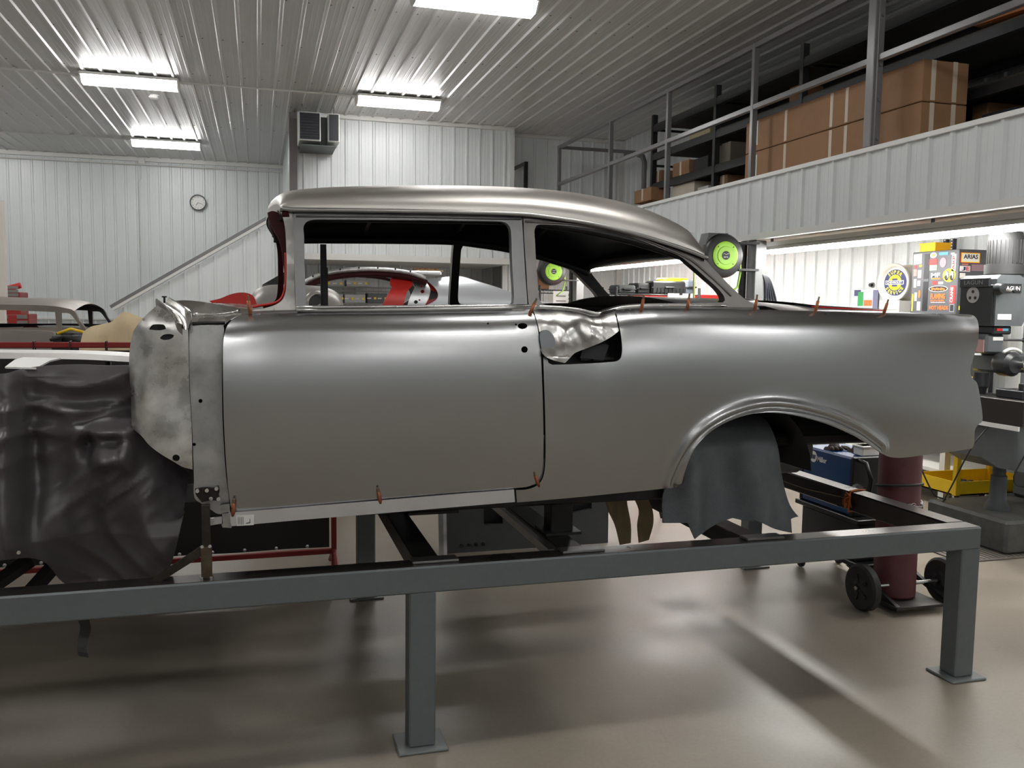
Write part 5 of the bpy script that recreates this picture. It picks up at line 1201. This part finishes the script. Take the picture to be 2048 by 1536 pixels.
# wheel sign
wsx = at(1787, 565, X=5.98); n_ = np.array([-.985, -.174, 0]); n_ /= np.linalg.norm(n_); wu = np.array([.174, -.985, 0]); wv_ = np.array([0, 0, 1.])
wv = thing('wheel_sign', 'white steel wheel with round navy and yellow service sign in its centre', 'sign', tuple(wsx+np.array([.1, 0, -.2])))
Rw = .178
MB().lathe([(Rw*.92, -.20), (Rw*1.02, -.19), (Rw*1.0, -.16), (Rw*.88, -.14), (Rw*.86, -.08), (Rw*.9, -.05), (Rw*1.0, -.03), (Rw*1.05, 0), (Rw*1.03, .012), (Rw*.95, .006), (Rw*.82, -.03)], wsx, n_, 48, cap=False).out('rim', M('wheel_cream', S(226, 222, 210), .4), wv, True, 50)
MB().lathe([(Rw*.84, -.035), (Rw*.84, -.028)], wsx, n_, 48).out('dish', M('wheel_cream', S(226, 222, 210), .4), wv)
MB().lathe([(Rw*.72, -.028), (Rw*.72, -.020)], wsx, n_, 48).out('sign_disc', NAVY, wv)
MB().lathe([(Rw*.43, -.020), (Rw*.43, -.017)], wsx, n_, 32).out('yellow_disc', YELS, wv)
cface = wsx+n_*(-.014)
for s_, word in ((1, 'SUPER'), (-1, 'SERVICE')):
    for i, chh in enumerate(word):
        g = (i-(len(word)-1)/2)*(.36 if s_ > 0 else .33)
        rad = wu*math.sin(g)+wv_*math.cos(g)*s_; tang = wu*math.cos(g)-wv_*math.sin(g)*s_
        text('lettering', chh, wsx+n_*(-.018)+rad*Rw*.575, tang, rad*s_, Rw*.19, YELS, wv, bold=.03)
def wq_(u0, u1, v0, v1, e0, e1): return [wsx+n_*e0+wu*u*Rw+wv_*v*Rw for u, v in ((u0, v0), (u1, v0), (u1, v1), (u0, v1))]
MB().prism(wq_(-.17, .17, -.22, .22, -.017, 0), n_*.002).out('bowtie_post', NAVY, wv)
MB().prism(wq_(-.60, .60, -.115, .115, -.015, 0), n_*.002).out('bowtie_bar', WHS, wv); MB().prism(wq_(-.56, .56, -.085, .085, -.0125, 0), n_*.001).out('bowtie_fill', NAVY, wv)
text('lettering', 'CHEVROLET', wsx+n_*(-.011), wu, wv_, Rw*.13, WHS, wv, maxw=Rw*1.0, bold=.02)
wbz = wsx[2]-.19
MB().bb(wsx[0]-.02, wsx[0]+.22, wsx[1]-.12, wsx[1]+.16, .97, wbz+.012).out('stand', M('stand_white', S(216, 214, 206), .5), wv)
# poster
po = thing('wall_poster', 'small poster with green and orange shapes on the white right wall', 'poster', (WX-.03, 8.1, 1.7))
def wpl(x0, x1, y0, y1):
    X = WX-.022; return at(x1, (y0+y1)/2, X=X)[1], at(x0, (y0+y1)/2, X=X)[1], at((x0+x1)/2, y1, X=X)[2], at((x0+x1)/2, y0, X=X)[2]
for nm, r, m, e in (('sheet', (1708, 1756, 579, 618), M('poster_pale', S(210, 212, 224), .6), .002), ('print', (1709, 1722, 580, 592), NAVY, .003), ('print', (1716, 1727, 584, 612), M('poster_green', S(30, 150, 70), .6), .004), ('print', (1728, 1744, 600, 612), ORANGE, .004), ('print', (1746, 1756, 580, 618), M('poster_slate', S(120, 120, 150), .6), .003), ('print', (1727, 1744, 580, 597), WHS, .003)):
    ya, yb, za, zb_ = wpl(*r); MB().bb(WX-.022-e, WX-.021, ya, yb, za, zb_).out(nm, m, po)
q = at(1744, 570, X=WX-.03); t = thing('wall_hook', 'small dark hook on the white wall above the poster', 'hook', tuple(q)); MB().cyl(q+np.array([.012, 0, 0]), q-np.array([.03, 0, 0]), .02, 10).out('knob', DARKM, t); MB().cyl(q+np.array([.012, 0, 0]), q, .03, 10).out('plate', GREYP, t)
# hose reels
def reel(lab, x, y, z, s=1.0):
    t = thing('hose_reel', lab, 'hose reel', (x, y, z-.22*s), 'green hose reels')
    MB().lathe([(.13*s, 0), (.205*s, .02), (.215*s, .06), (.215*s, .16), (.20*s, .19), (.17*s, .20)], (x, y+.2*s, z), (0, -1, 0), 40).out('casing', BLKM, t, True, 35)
    MB().prism([(x-.215*s, y+.04*s, z), (x-.16*s, y+.04*s, z+.215*s), (x+.05*s, y+.04*s, z+.215*s), (x+.05*s, y+.04*s, z)], (0, .15*s, 0)).out('bracket_shroud', BLKM, t)
    MB().lathe([(.135*s, 0), (.135*s, .012), (.128*s, .015), (.09*s, .012), (.085*s, .018)], (x, y, z), (0, -1, 0), 40).out('cover', GREEN, t, True, 35)
    MB().lathe([(.042*s, 0), (.042*s, .003)], (x, y-.018, z), (0, -1, 0), 24).out('label', INK, t)
    text('lettering', '50 Ft.', (x, y-.022, z-.016*s), (1, 0, 0), (0, 0, 1), .016*s, WHS, t)
    MB().tube([(x-.03*s+.06*s*k/6, y-.0225, z+.013*s+.004*math.sin(k*1.5)) for k in range(7)], .002, 4).out('label_print', WHS, t)
    for a in (45, 135, 225, 315): MB().cyl((x+.115*s*math.cos(math.radians(a)), y-.012, z+.115*s*math.sin(math.radians(a))), (x+.115*s*math.cos(math.radians(a)), y-.018, z+.115*s*math.sin(math.radians(a))), .006, 8).out('screw', BLKM, t)
    MB().bb(x+.17*s, MX+.03, y+.02, y+.16*s, z-.14*s, z-.12*s).out('wall_arm', BLKR, t)
    MB().bb(x+.17*s, MX+.03, y+.02, y+.16*s, z+.12*s, z+.14*s).out('wall_arm', BLKR, t)
    HG = M('green_hose', S(120, 160, 40), .5)
    MB().tube([(x+.20*s, y+.08, z+.05*s), (x+.21*s, y+.06, z-.15*s), (x+.17*s, y+.04, z-.30*s), (x+.06*s, y+.02, z-.37*s)], .011, 6).out('hose', HG, t, True)
rc = at(1450, 511, Y=7.62); reel('black hose reel with lime green face on the nearer post', rc[0], 7.62, rc[2])
rc2 = at(1107, 543, Y=12.66); reel('black hose reel with lime green face seen through the car windows', rc2[0], 12.66, rc2[2], .98)
q = at(1388, 560, Y=9.0); t = thing('hanging_hose', 'green air hose hanging straight down behind the rear window', 'hose', (q[0], 9.0, .5)); MB().tube([(q[0], 9.0, MZ0), (q[0]+.005, 9.0, 1.6), (q[0], 9.02, .5)], .012, 6).out('hose', M('olive_hose', S(120, 128, 56), .5), t, True); MB().cyl((q[0], 9.02, .5), (q[0], 9.02, .44), .018, 8).out('coupling', BRASS, t)
cbn = thing('cable_bundle', 'bundle of dark hanging cables on the nearer steel post', 'cables', (MX+.1, 7.6, 1.2))
for k in range(5):
    p = [at(1512, 546+2*k, Y=7.72), at(1524+2*k, 549+k, Y=7.70), at(1531+3*k, 570, Y=7.68), at(1530+6*k, 620, Y=7.68), at(1530+6*k, 700, Y=7.68)]
    MB().tube(spline(p, 4, 180, closed=False), .012, 6).out('cable', M('cable_navy', S(30, 32, 40), .5), cbn, True)
# wire racks behind the quarter window
WR = M('wire_black', S(46, 50, 52), .4)
def wire_rack(lab, x0, x1, y0, y1, zs, top):
    t = thing('wire_shelf', lab, 'shelf', ((x0+x1)/2, (y0+y1)/2, 0))
    for x in (x0, x1):
        for y in (y0, y1): MB().cyl((x, y, 0), (x, y, top), .018, 8).out('post', WR, t)
    for z in zs:
        mb = MB()
        for y in (y0, y1): mb.cyl((x0, y, z), (x1, y, z), .006, 5); mb.cyl((x0, y, z-.05), (x1, y, z-.05), .005, 5)
        for x in (x0, x1): mb.cyl((x, y0, z), (x, y1, z), .006, 5)
        n = int((x1-x0)/.05)
        for k in range(n+1):
            x = x0+(x1-x0)*k/n; mb.cyl((x, y0, z), (x, y1, z), .003, 4)
            if k < n: mb.tube([(x, y0, z), (x+.025, y0, z-.05), (x+.05, y0, z)], .003, 4)
        mb.out('wire_deck', WR, t)
    return t
x0, x1 = at(1232, 600, Y=10)[0], at(1398, 600, Y=10)[0]; zr_ = at(1300, 589, Y=10)[2]
wire_rack('black wire shelf rack with black cases on top seen through the rear side window', x0, x1, 10.0, 10.45, (zr_, 1.2, .5), zr_+.09)
def case(lab, xa, xb, ya, yb, Y, dep, mat, name='tool_case', ribs=0):
    a, b, z0, z1 = pb(xa, xb, ya, yb, Y); z0 = zr_+.008; t = thing(name, lab, 'case', ((a+b)/2, Y+dep/2, z0))
    MB().bb(a, b, Y, Y+dep, z0, z1, bev=.02).out('shell', mat, t)
    MB().bb(a-.004, b+.004, Y-.004, Y+dep+.004, (z0+z1)/2-.006, (z0+z1)/2+.006).out('seam', BLKR, t)
    for k in range(ribs): MB().bb(a+(b-a)*(k+.5)/ribs-.008, a+(b-a)*(k+.5)/ribs+.008, Y-.012, Y, z0+.01, (z0+z1)/2-.01).out('rib', mat, t)
    MB().box(((a+b)/2, Y-.02, (z0+z1)/2), (.12, .03, .02), bev=.006).out('handle', BLKM, t)
case('flat dark grey tool tray at the left on the wire rack', 1236, 1272, 570, 588, 10.06, .3, M('tray_dark', S(60, 64, 62), .6))
case('round black coiled case in the middle of the wire rack', 1274, 1302, 566, 588, 10.08, .3, BLKR)
case('long black ribbed case on the wire rack', 1304, 1372, 562, 588, 10.02, .22, BLKM, ribs=9)
case('yellow case behind the black ribbed case', 1322, 1378, 556, 587, 10.26, .17, M('case_yellow', S(240, 226, 20), .5))
case('crumpled grey plastic bundle at the right end of the wire rack', 1374, 1392, 560, 588, 10.08, .25, M('bundle_grey', S(90, 96, 104), .5), name='plastic_bundle')
for lab, r in (('white paper sheet hanging at the left of the wire rack', (1240, 1283, 592, 640)), ('crumpled white paper hanging at the right of the wire rack', (1335, 1386, 587, 612))):
    a, b, z0, z1 = pb(*r, 9.97); t = thing('paper_sheet', lab, 'paper', ((a+b)/2, 9.97, z0))
    MB().grid([[(a+(b-a)*i/8, 9.965+.006*math.sin(i*1.7+j), z0+(z1-z0)*j/4) for j in range(5)] for i in range(9)]).out('sheet', PAPER, t, True); MB().bb((a+b)/2-.02, (a+b)/2+.02, 9.955, 9.985, z1-.02, z1+.01).out('clip', BLKM, t)
a, b, z0, z1 = pb(1284, 1452, 589, 640, 10.9)
rt_ = thing('red_tool_cabinet', 'wide red tool cabinet behind the wire rack', 'cabinet', ((a+b)/2, 11.1, 0))
MB().bb(a, b+.10, 10.9, 11.4, .12, z1, bev=.01).out('body', REDP, rt_)
for k in range(8): 
    d_ = MB().bb(a+.03, b+.07, 10.885, 10.9, .2+.19*k, .37+.19*k, bev=.003).out('drawer', REDP, rt_); MB().bb(a+.2, b, 10.87, 10.885, .33+.19*k, .35+.19*k).out('pull', CHROME, d_)
for x in (a+.1, b+.0): MB().cyl((x-.03, 11.1, .06), (x+.03, 11.1, .06), .06, 12).out('caster', BLKR, rt_)
x0, x1 = at(1080, 590, Y=13.1)[0], at(1150, 590, Y=13.1)[0]; zr2 = at(1110, 580, Y=13.1)[2]
t = wire_rack('black wire shelf rack below the farther green reel', x0, x1, 13.1, 13.5, (zr2, 1.2), zr2+.07)
a, b, z0, z1 = pb(1106, 1138, 582, 625, 13.06); t = thing('paper_sheet', 'white printed paper hanging on the far wire rack', 'paper', ((a+b)/2, 13.06, z0)); MB().bb(a, b, 13.055, 13.06, z0, z1).out('sheet', PAPER, t)
for py in (592, 602): 
    q = at(1122, py, Y=13.05); MB().bb(q[0]-.08, q[0]+.08, 13.05, 13.055, q[2]-.008, q[2]+.008).out('print_line', M('label_ink', S(120, 120, 122), .6), t)
a, b, z0, z1 = pb(1070, 1098, 541, 578, 13.15); carton('brown carton on the far wire rack under the reel', a, b, 13.13, 13.45, zr2+.008, z1, CARDD)
# ================================================================== BACKGROUND LEFT AND MIDDLE
# silver coupe shell on stands
CY = 8.6
cp = thing('silver_coupe_shell', 'silver fastback coupe shell with red pillar seen through the door window', 'car', (1.3, 9.2, 0))
cflat = lambda X, Z: CY+.12*np.clip((np.asarray(Z)-1.7)/.25, 0, 1.5)**2
Zb = [(815, 700), (1110, 700)]
def csheet(nm, px, holes, mat, dy=0., step=.06, mirror=None, par=cp): return sheet(nm, px, holes, lambda X, Z: cflat(X, Z)+dy, [mat, DARKM, mat], par, step=step, thick=.02, y0=CY, mirror=mirror)[0]
qsk = [(848, 557), (880, 555), (905, 552), (925, 553), (950, 561), (990, 573), (1030, 587), (1080, 602), (1130, 612), (1180, 640), (1180, 720), (850, 720), (850, 612), (872, 600), (876, 588), (868, 574)]
csheet('quarter_skin', qsk, [], SILV); csheet('quarter_skin', qsk, [], SILV, mirror=CY+.85)
csheet('red_inner_panel', [(850, 560), (872, 575), (878, 592), (872, 604), (848, 614), (838, 600), (842, 570)], [], REDP, .05)
csheet('black_inner_hole', [(862, 580), (874, 585), (873, 596), (858, 600)], [], BLACKP, .045)
csheet('latch_plate', [(820, 556), (845, 560), (860, 576), (858, 594), (850, 612), (848, 640), (812, 640), (818, 600), (830, 575)], [ell(843, 572, 3, 2.6, 10), ell(845, 583, 4, 3.6, 10), ell(832, 604, 4, 3.6, 10), ell(839, 600, 2, 1.8, 8), ell(831, 571, 1.8, 1.6, 8)], M('plate_alloy', (.55, .56, .57, 1), .35, 1., var=.1), -.03, step=.04)
csheet('red_pillar', [(782, 557), (790, 553), (815, 555), (824, 562), (825, 572), (818, 578), (812, 590), (800, 640), (752, 640), (765, 610), (778, 585), (784, 575), (780, 566)], [], REDP, -.05, step=.05)
rail = [at(x, y, Y=CY) for x, y in spline([(598, 572), (612, 563), (640, 550), (680, 542), (730, 538.5), (780, 540.5), (820, 546), (850, 556)], 4, closed=False)]
MB().tube(rail, .022, 8).out('roof_rail', M('rail_alloy', (.5, .5, .5, 1), .35, 1., var=.3, vscale=20), cp, True)
MB().tube([p+np.array([.02, .02, -.045]) for p in rail], .028, 8).out('inner_rail', MAROON, cp, True)
MB().tube([(p[0], 2*(CY+.85)-p[1], p[2]) for p in rail], .03, 8).out('roof_rail', MAROON, cp, True)
for i in range(6, len(rail)-4, 3): MB().cyl(rail[i], rail[i]+np.array([0, -.03, .02]), .008, 6).out('rail_clip', DARKM, cp)
G = [[(p[0]+.1*math.sin(math.pi*k/10)*0, p[1]+(1.7)*k/10, p[2]+.03*math.sin(math.pi*k/10)) for k in range(11)] for p in rail[18:]]
MB().grid(G).out('rear_roof', SILV, cp, True)
dk = [at(x, y, Y=CY+.3) for x, y in ((525, 569), (576, 540), (604, 566), (650, 552), (650, 569))]
MB().prism(dk, (0, 1.0, 0)).out('front_cowl', BLACKP, cp)
MB().bb(-.35, 2.9, CY+.05, CY+1.65, .75, 1.45, bev=.08).out('lower_body', SILV, cp)
MB().bb(at(805, 548, Y=CY)[0], at(885, 552, Y=CY)[0], CY+.05, CY+.35, rail[24][2]-.015, rail[24][2]+.025, bev=.01).out('drip_patch', ROCK, cp)
for x in (0., 2.5):
    for y in (CY+.25, CY+1.45): MB().bb(x-.05, x+.05, y-.05, y+.05, 0, .75).out('stand_leg', DARKM, cp)
st_ = thing('parts_tray', 'small tan tray of clips lying on the coupe roof', 'tray', (1.7, CY+.3, 2.0))
q0 = at(835, 541, Y=CY+.15); q1 = at(885, 551, Y=CY+.15); zt_ = rail[24][2]+.026
MB().prism([(q0[0], CY+.1, zt_), (q1[0], CY+.1, zt_-.0), (q1[0], CY+.3, zt_), (q0[0], CY+.3, zt_)], (0, 0, .012)).out('tray', CANVAS, st_)
for k in range(5): MB().box((q0[0]+.05*k, CY+.2, zt_+.022), (.05, .03, .02), rz=.5*k).out('clip', CARDD, st_)
# grey primer fender with headlight
FY = 7.2
fe = thing('grey_fender', 'grey primer front fender with headlight opening behind the windshield pillar', 'fender', (at(590, 600, Y=FY)[0], FY+.3, 1.0))
fo = [at(x, y, Y=FY+.25) for x, y in spline([(490, 640), (500, 600), (508, 583), (526, 573), (560, 569), (600, 570), (640, 573), (668, 581), (682, 596), (688, 640)], 5, closed=False)]
zb0_ = 1.35; G = []
for p in fo: G.append([(p[0]+(0 if k in (0, 12) else 0), FY+.25-.28*math.cos(math.pi*k/12), zb0_+max(.0, p[2]-zb0_)*max(.0, math.sin(math.pi*k/12))**.55) for k in range(13)])
MB().grid(G).out('skin', PRIMG, fe, True)
hq = at(630, 607, Y=FY+.02)
MB().lathe([(.10, 0), (.105, .02), (.09, .045), (.075, .05), (.07, .03)], hq, (.35, -.93, 0), 32, cap=False).out('headlight_bezel', PRIMG, fe, True, 50)
MB().lathe([(.07, .01), (.07, .02)], hq, (.35, -.93, 0), 24).out('headlight_bucket', BLACKP, fe)
MB().bb(fo[6][0], fo[-6][0], FY+.05, FY+.45, .6, 1.36).out('inner_support', DARKM, fe); MB().bb(fo[6][0], fo[-6][0], FY+.05, FY+.45, 0, .6).out('stand', DARKM, fe)
# shelf with bins under the raised office
BY = 15.7
zs_ = [at(700, 574, Y=BY)[2], at(700, 607, Y=BY)[2]]
bx0, bx1 = at(600, 590, Y=BY)[0], at(800, 590, Y=BY)[0]
WW = M('wire_chrome', S(176, 178, 176), .35, .5)
bs = thing('bin_shelf', 'pale wire shelf with grey bins under the raised office', 'shelf', ((bx0+bx1)/2, BY+.2, 0))
for x in (bx0, bx1):
    for y in (BY, BY+.45): MB().cyl((x, y, 0), (x, y, zs_[0]+.4), .02, 8).out('post', WW, bs)
for z in zs_:
    mb = MB()
    for y in (BY, BY+.45): mb.cyl((bx0, y, z), (bx1, y, z), .008, 5); mb.cyl((bx0, y, z-.07), (bx1, y, z-.07), .008, 5)
    for k in range(60): x = bx0+(bx1-bx0)*k/59; mb.cyl((x, BY, z), (x, BY+.45, z), .004, 4); mb.cyl((x, BY, z), (x, BY, z-.07), .004, 4)
    mb.out('wire_deck', WW, bs)
MB().bb(bx0, bx1, BY-.02, BY+.47, .98, 1.0).out('lower_deck', WW, bs)
BING = M('bin_grey', S(176, 178, 179), .6)
for i, (xa, xb, y0, lev, lab) in enumerate(((655, 687, 588, 1, 'grey parts bin with yellow labels at the left of the lower wire shelf'), (688, 732, 589, 1, 'grey parts bin with yellow labels in the middle of the lower wire shelf'), (734, 776, 587, 1, 'darker grey parts bin at the right of the lower wire shelf'), (692, 738, 560, 0, 'grey parts bin with two yellow labels on the upper wire shelf'), (640, 688, 561, 0, 'plain grey parts bin at the left of the upper wire shelf'))):
    a = at(xa, 590, Y=BY+.03)[0]; b = at(xb, 590, Y=BY+.03)[0]; z0 = zs_[lev]+.01; z1 = at((xa+xb)/2, y0, Y=BY+.03)[2]
    t = thing('parts_bin', lab, 'bin', ((a+b)/2, BY+.2, z0), 'grey parts bins')
    MB().bb(a+.01, b-.01, BY+.03, BY+.4, z0, z1, bev=.008).out('bin', BING if i != 2 else M('bin_dark', S(92, 94, 96), .6), t)
    n = 2
    for k in range(n):
        xc = a+(b-a)*(k+.5)/n
        MB().bb(xc-.09, xc-.02, BY+.024, BY+.03, (z0+z1)/2-.01, (z0+z1)/2+.01).out('card', PAPER, t); MB().bb(xc+.03, xc+.07, BY+.022, BY+.03, (z0+z1)/2-.02, (z0+z1)/2+.02).out('label', YEL, t)
# grey pickup cab at the left
PY = 8.0
pk = thing('grey_car_cab', 'old bare grey car cabin with open window frames at the far left', 'car', (-2.2, PY+.6, 0))
def flatp(dy): return lambda X, Z: PY+dy+0*np.asarray(X)
cab = [(-260, 600), (-120, 604), (0, 609), (60, 610), (105, 612), (135, 617), (148, 622), (158, 640), (170, 656), (172, 664), (-260, 664)]
win1 = [(-220, 618), (-100, 618), (0, 620), (110, 624), (113, 655), (-220, 655)]; win2 = [(121, 626), (138, 627), (146, 634), (161, 655), (122, 656)]
GC = M('cab_grey', S(140, 132, 124), .4, .6, var=.12)
for mir in (None, PY+.75): sheet('cab_side', cab, [win1, win2], flatp(0), [GC, DARKM, GC], pk, step=.1, thick=.05, y0=PY, mirror=mir)
rf = [at(x, y, Y=PY) for x, y in spline([(-260, 600), (-120, 604), (0, 609), (60, 610), (105, 612), (135, 617), (148, 622)], 3, closed=False)]
MB().grid([[(p[0], p[1]+1.5*k/10, p[2]+.06*math.sin(math.pi*k/10)) for k in range(11)] for p in rf]).out('roof', GC, pk, True)
hdk = [at(x, y, Y=PY-.15) for x, y in spline([(-260, 668), (-60, 664), (0, 660), (60, 661), (104, 664), (110, 672), (108, 740), (-260, 740)], 3, 60)]
MB().prism(hdk, (0, 1.8, 0)).out('deck_panel', M('cab_grey2', S(168, 160, 154), .35, .6, var=.06), pk)
MB().bb(hdk[0][0], at(168, 690, Y=PY)[0], PY-.1, PY+1.6, .35, 1.22, bev=.06).out('lower_body', GC, pk)
MB().tube([at(62+14*math.cos(a), 657+5*math.sin(a), Y=PY+.4) for a in np.linspace(0, 2*math.pi, 20)[:-1]], .012, 6, closed=True).out('steering_wheel', MAROON, pk, True)
for x in (hdk[0][0]+.6, -1.75): MB().lathe([(.2, -.1), (.33, -.1), (.35, -.06), (.35, .06), (.33, .1), (.2, .1)], (x, PY+.1, .35), (0, 1, 0), 24).out('wheel', BLKR, pk, True, 40)
en = thing('stripped_engine', 'dark engine with hoses standing between the grey cabin and the tan canvas', 'engine', (at(140, 690, Y=7.6)[0], 7.75, 0))
ex0, ex1 = at(100, 680, Y=7.6)[0], at(176, 680, Y=7.6)[0]; ez = at(140, 660, Y=7.6)[2]
MB().bb(ex0, ex1, 7.62, 8.0-.16, .5, ez-.10, bev=.03).out('block', M('engine_black', S(30, 32, 34), .5, var=.3, vscale=20), en)
MB().bb(ex0+.05, ex0+.2, 7.6, 7.82, .0, .5).out('stand', DARKM, en)
for k in range(9): MB().box((ex0+.04+(ex1-ex0-.08)*k/8, 7.68+.05*(k % 3), ez-.07+.02*math.sin(k*2.1)), (.07, .09, .06), rz=k*.7, bev=.01).out('cover', rg.choice([BLKM, DARKM, MILLG]), en)
MB().tube([(ex0+.05, 7.62, ez-.03), (ex0+.15, 7.6, ez+.01), (ex0+.25, 7.62, ez-.02), (ex0+.33, 7.66, ez-.06)], .012, 6).out('hose', YEL, en, True)
MB().tube([(ex0+.0, 7.61, ez-.08), (ex0+.1, 7.59, ez-.05), (ex0+.22, 7.6, ez-.09)], .014, 6).out('hose', BLKR, en, True)
# tan canvas
cv = thing('tan_canvas_cover', 'tan canvas cover draped over something behind the firewall panel', 'cover', (at(235, 690, Y=6.9)[0], 7.1, 0))
top = spline([(166, 664), (180, 654), (200, 649), (222, 644), (236, 632), (247, 624), (262, 627), (285, 636), (320, 650), (340, 660)], 4, closed=False)
tp_ = [at(x, y, Y=7.0) for x, y in top]; G = []
for i, p in enumerate(tp_):
    row = []
    for k in range(15):
        f = k/14
        if f < .5: g = f/.5; row.append((p[0]+.02*math.sin(i*.5+g*5), 6.75+.25*(g**2)+.03*math.sin(i*.55+g*3)*(1-g), p[2]*g**.8+.45*(1-g**.8)))
        else: g = (f-.5)/.5; row.append((p[0], 7.0+.45*g, p[2]-.02*g-.5*g*g))
    G.append(row)
MB().grid(G).out('canvas', CANVAS, cv, True)
MB().bb(tp_[0][0]+.08, tp_[-1][0]-.08, 6.95, 7.25, 0, 1.25).out('crate_below', CARDD, cv)
# red tool chest far left
TY_ = 15.0
def tz(y): return at(25, y, Y=TY_)[2]
tx0, tx1 = at(-20, 620, Y=TY_)[0], at(41, 620, Y=TY_)[0]
tcx = thing('red_tool_chest', 'tall red tool chest with grey drawers at the far left', 'tool chest', ((tx0+tx1)/2, TY_+.25, 0))
MB().bb(tx0, tx1, TY_, TY_+.5, .15, tz(584), bev=.01).out('body', M('chest_red', S(150, 40, 36), .4), tcx)
MB().bb(tx0, tx1+.12, TY_-.03, TY_+.5, .12, tz(628), bev=.01).out('base_cabinet', M('chest_red', S(150, 40, 36), .4), tcx)
for k in range(5): MB().bb(tx0+.05, tx1-.02, TY_-.012, TY_, tz(607)+.055*k, tz(607)+.045+.055*k).out('drawer', M('drawer_grey', S(150, 146, 142), .3, .7), tcx)
for k in range(7): MB().bb(tx0+.05, tx1+.1, TY_-.042, TY_-.03, tz(628)-.07-.09*k, tz(628)-.01-.09*k).out('drawer', M('drawer_grey', S(150, 146, 142), .3, .7), tcx)
MB().bb(tx0+.25, tx0+.37, TY_-.05, TY_-.042, .3, tz(630)).out('centre_panel', M('chest_red', S(150, 40, 36), .4), tcx)
for x in (tx0+.08, tx1): MB().cyl((x-.03, TY_+.2, .06), (x+.03, TY_+.2, .06), .06, 12).out('caster', BLKR, tcx)
qd = thing('red_drill', 'red power tool lying on top of the red tool chest', 'power tool', ((tx0+tx1)/2, TY_+.2, tz(584)))
MB().cyl((tx1-.22, TY_+.15, tz(578)), (tx1-.02, TY_+.15, tz(570)), .045, 12).out('body', RED, qd); MB().box((tx1-.2, TY_+.15, tz(581)), (.07, .06, .10)).out('grip', BLKM, qd); MB().bb(tx1-.32, tx1-.12, TY_+.1, TY_+.22, tz(584), tz(582)).out('battery', BLKM, qd)
q0 = at(-40, 380, Y=11.0); q1 = at(5, 380, Y=11.0)
wpn = thing('white_door_panel', 'white sectional panel edge at the far left border of the picture', 'panel', ((q0[0]+q1[0])/2, 11.0, 0))
zt2 = 2.2
MB().bb(q0[0]-.4, q1[0]+.0, 11.0, 11.06, 1.63, at(2, 400, Y=11)[2], bev=.005).out('upper_panel', M('panel_cream', S(220, 214, 204), .5), wpn); MB().bb(q0[0]-.4, q1[0]-.02, 11.0, 11.06, 0, 1.62, bev=.005).out('lower_panel', M('panel_cream', S(220, 214, 204), .5), wpn)
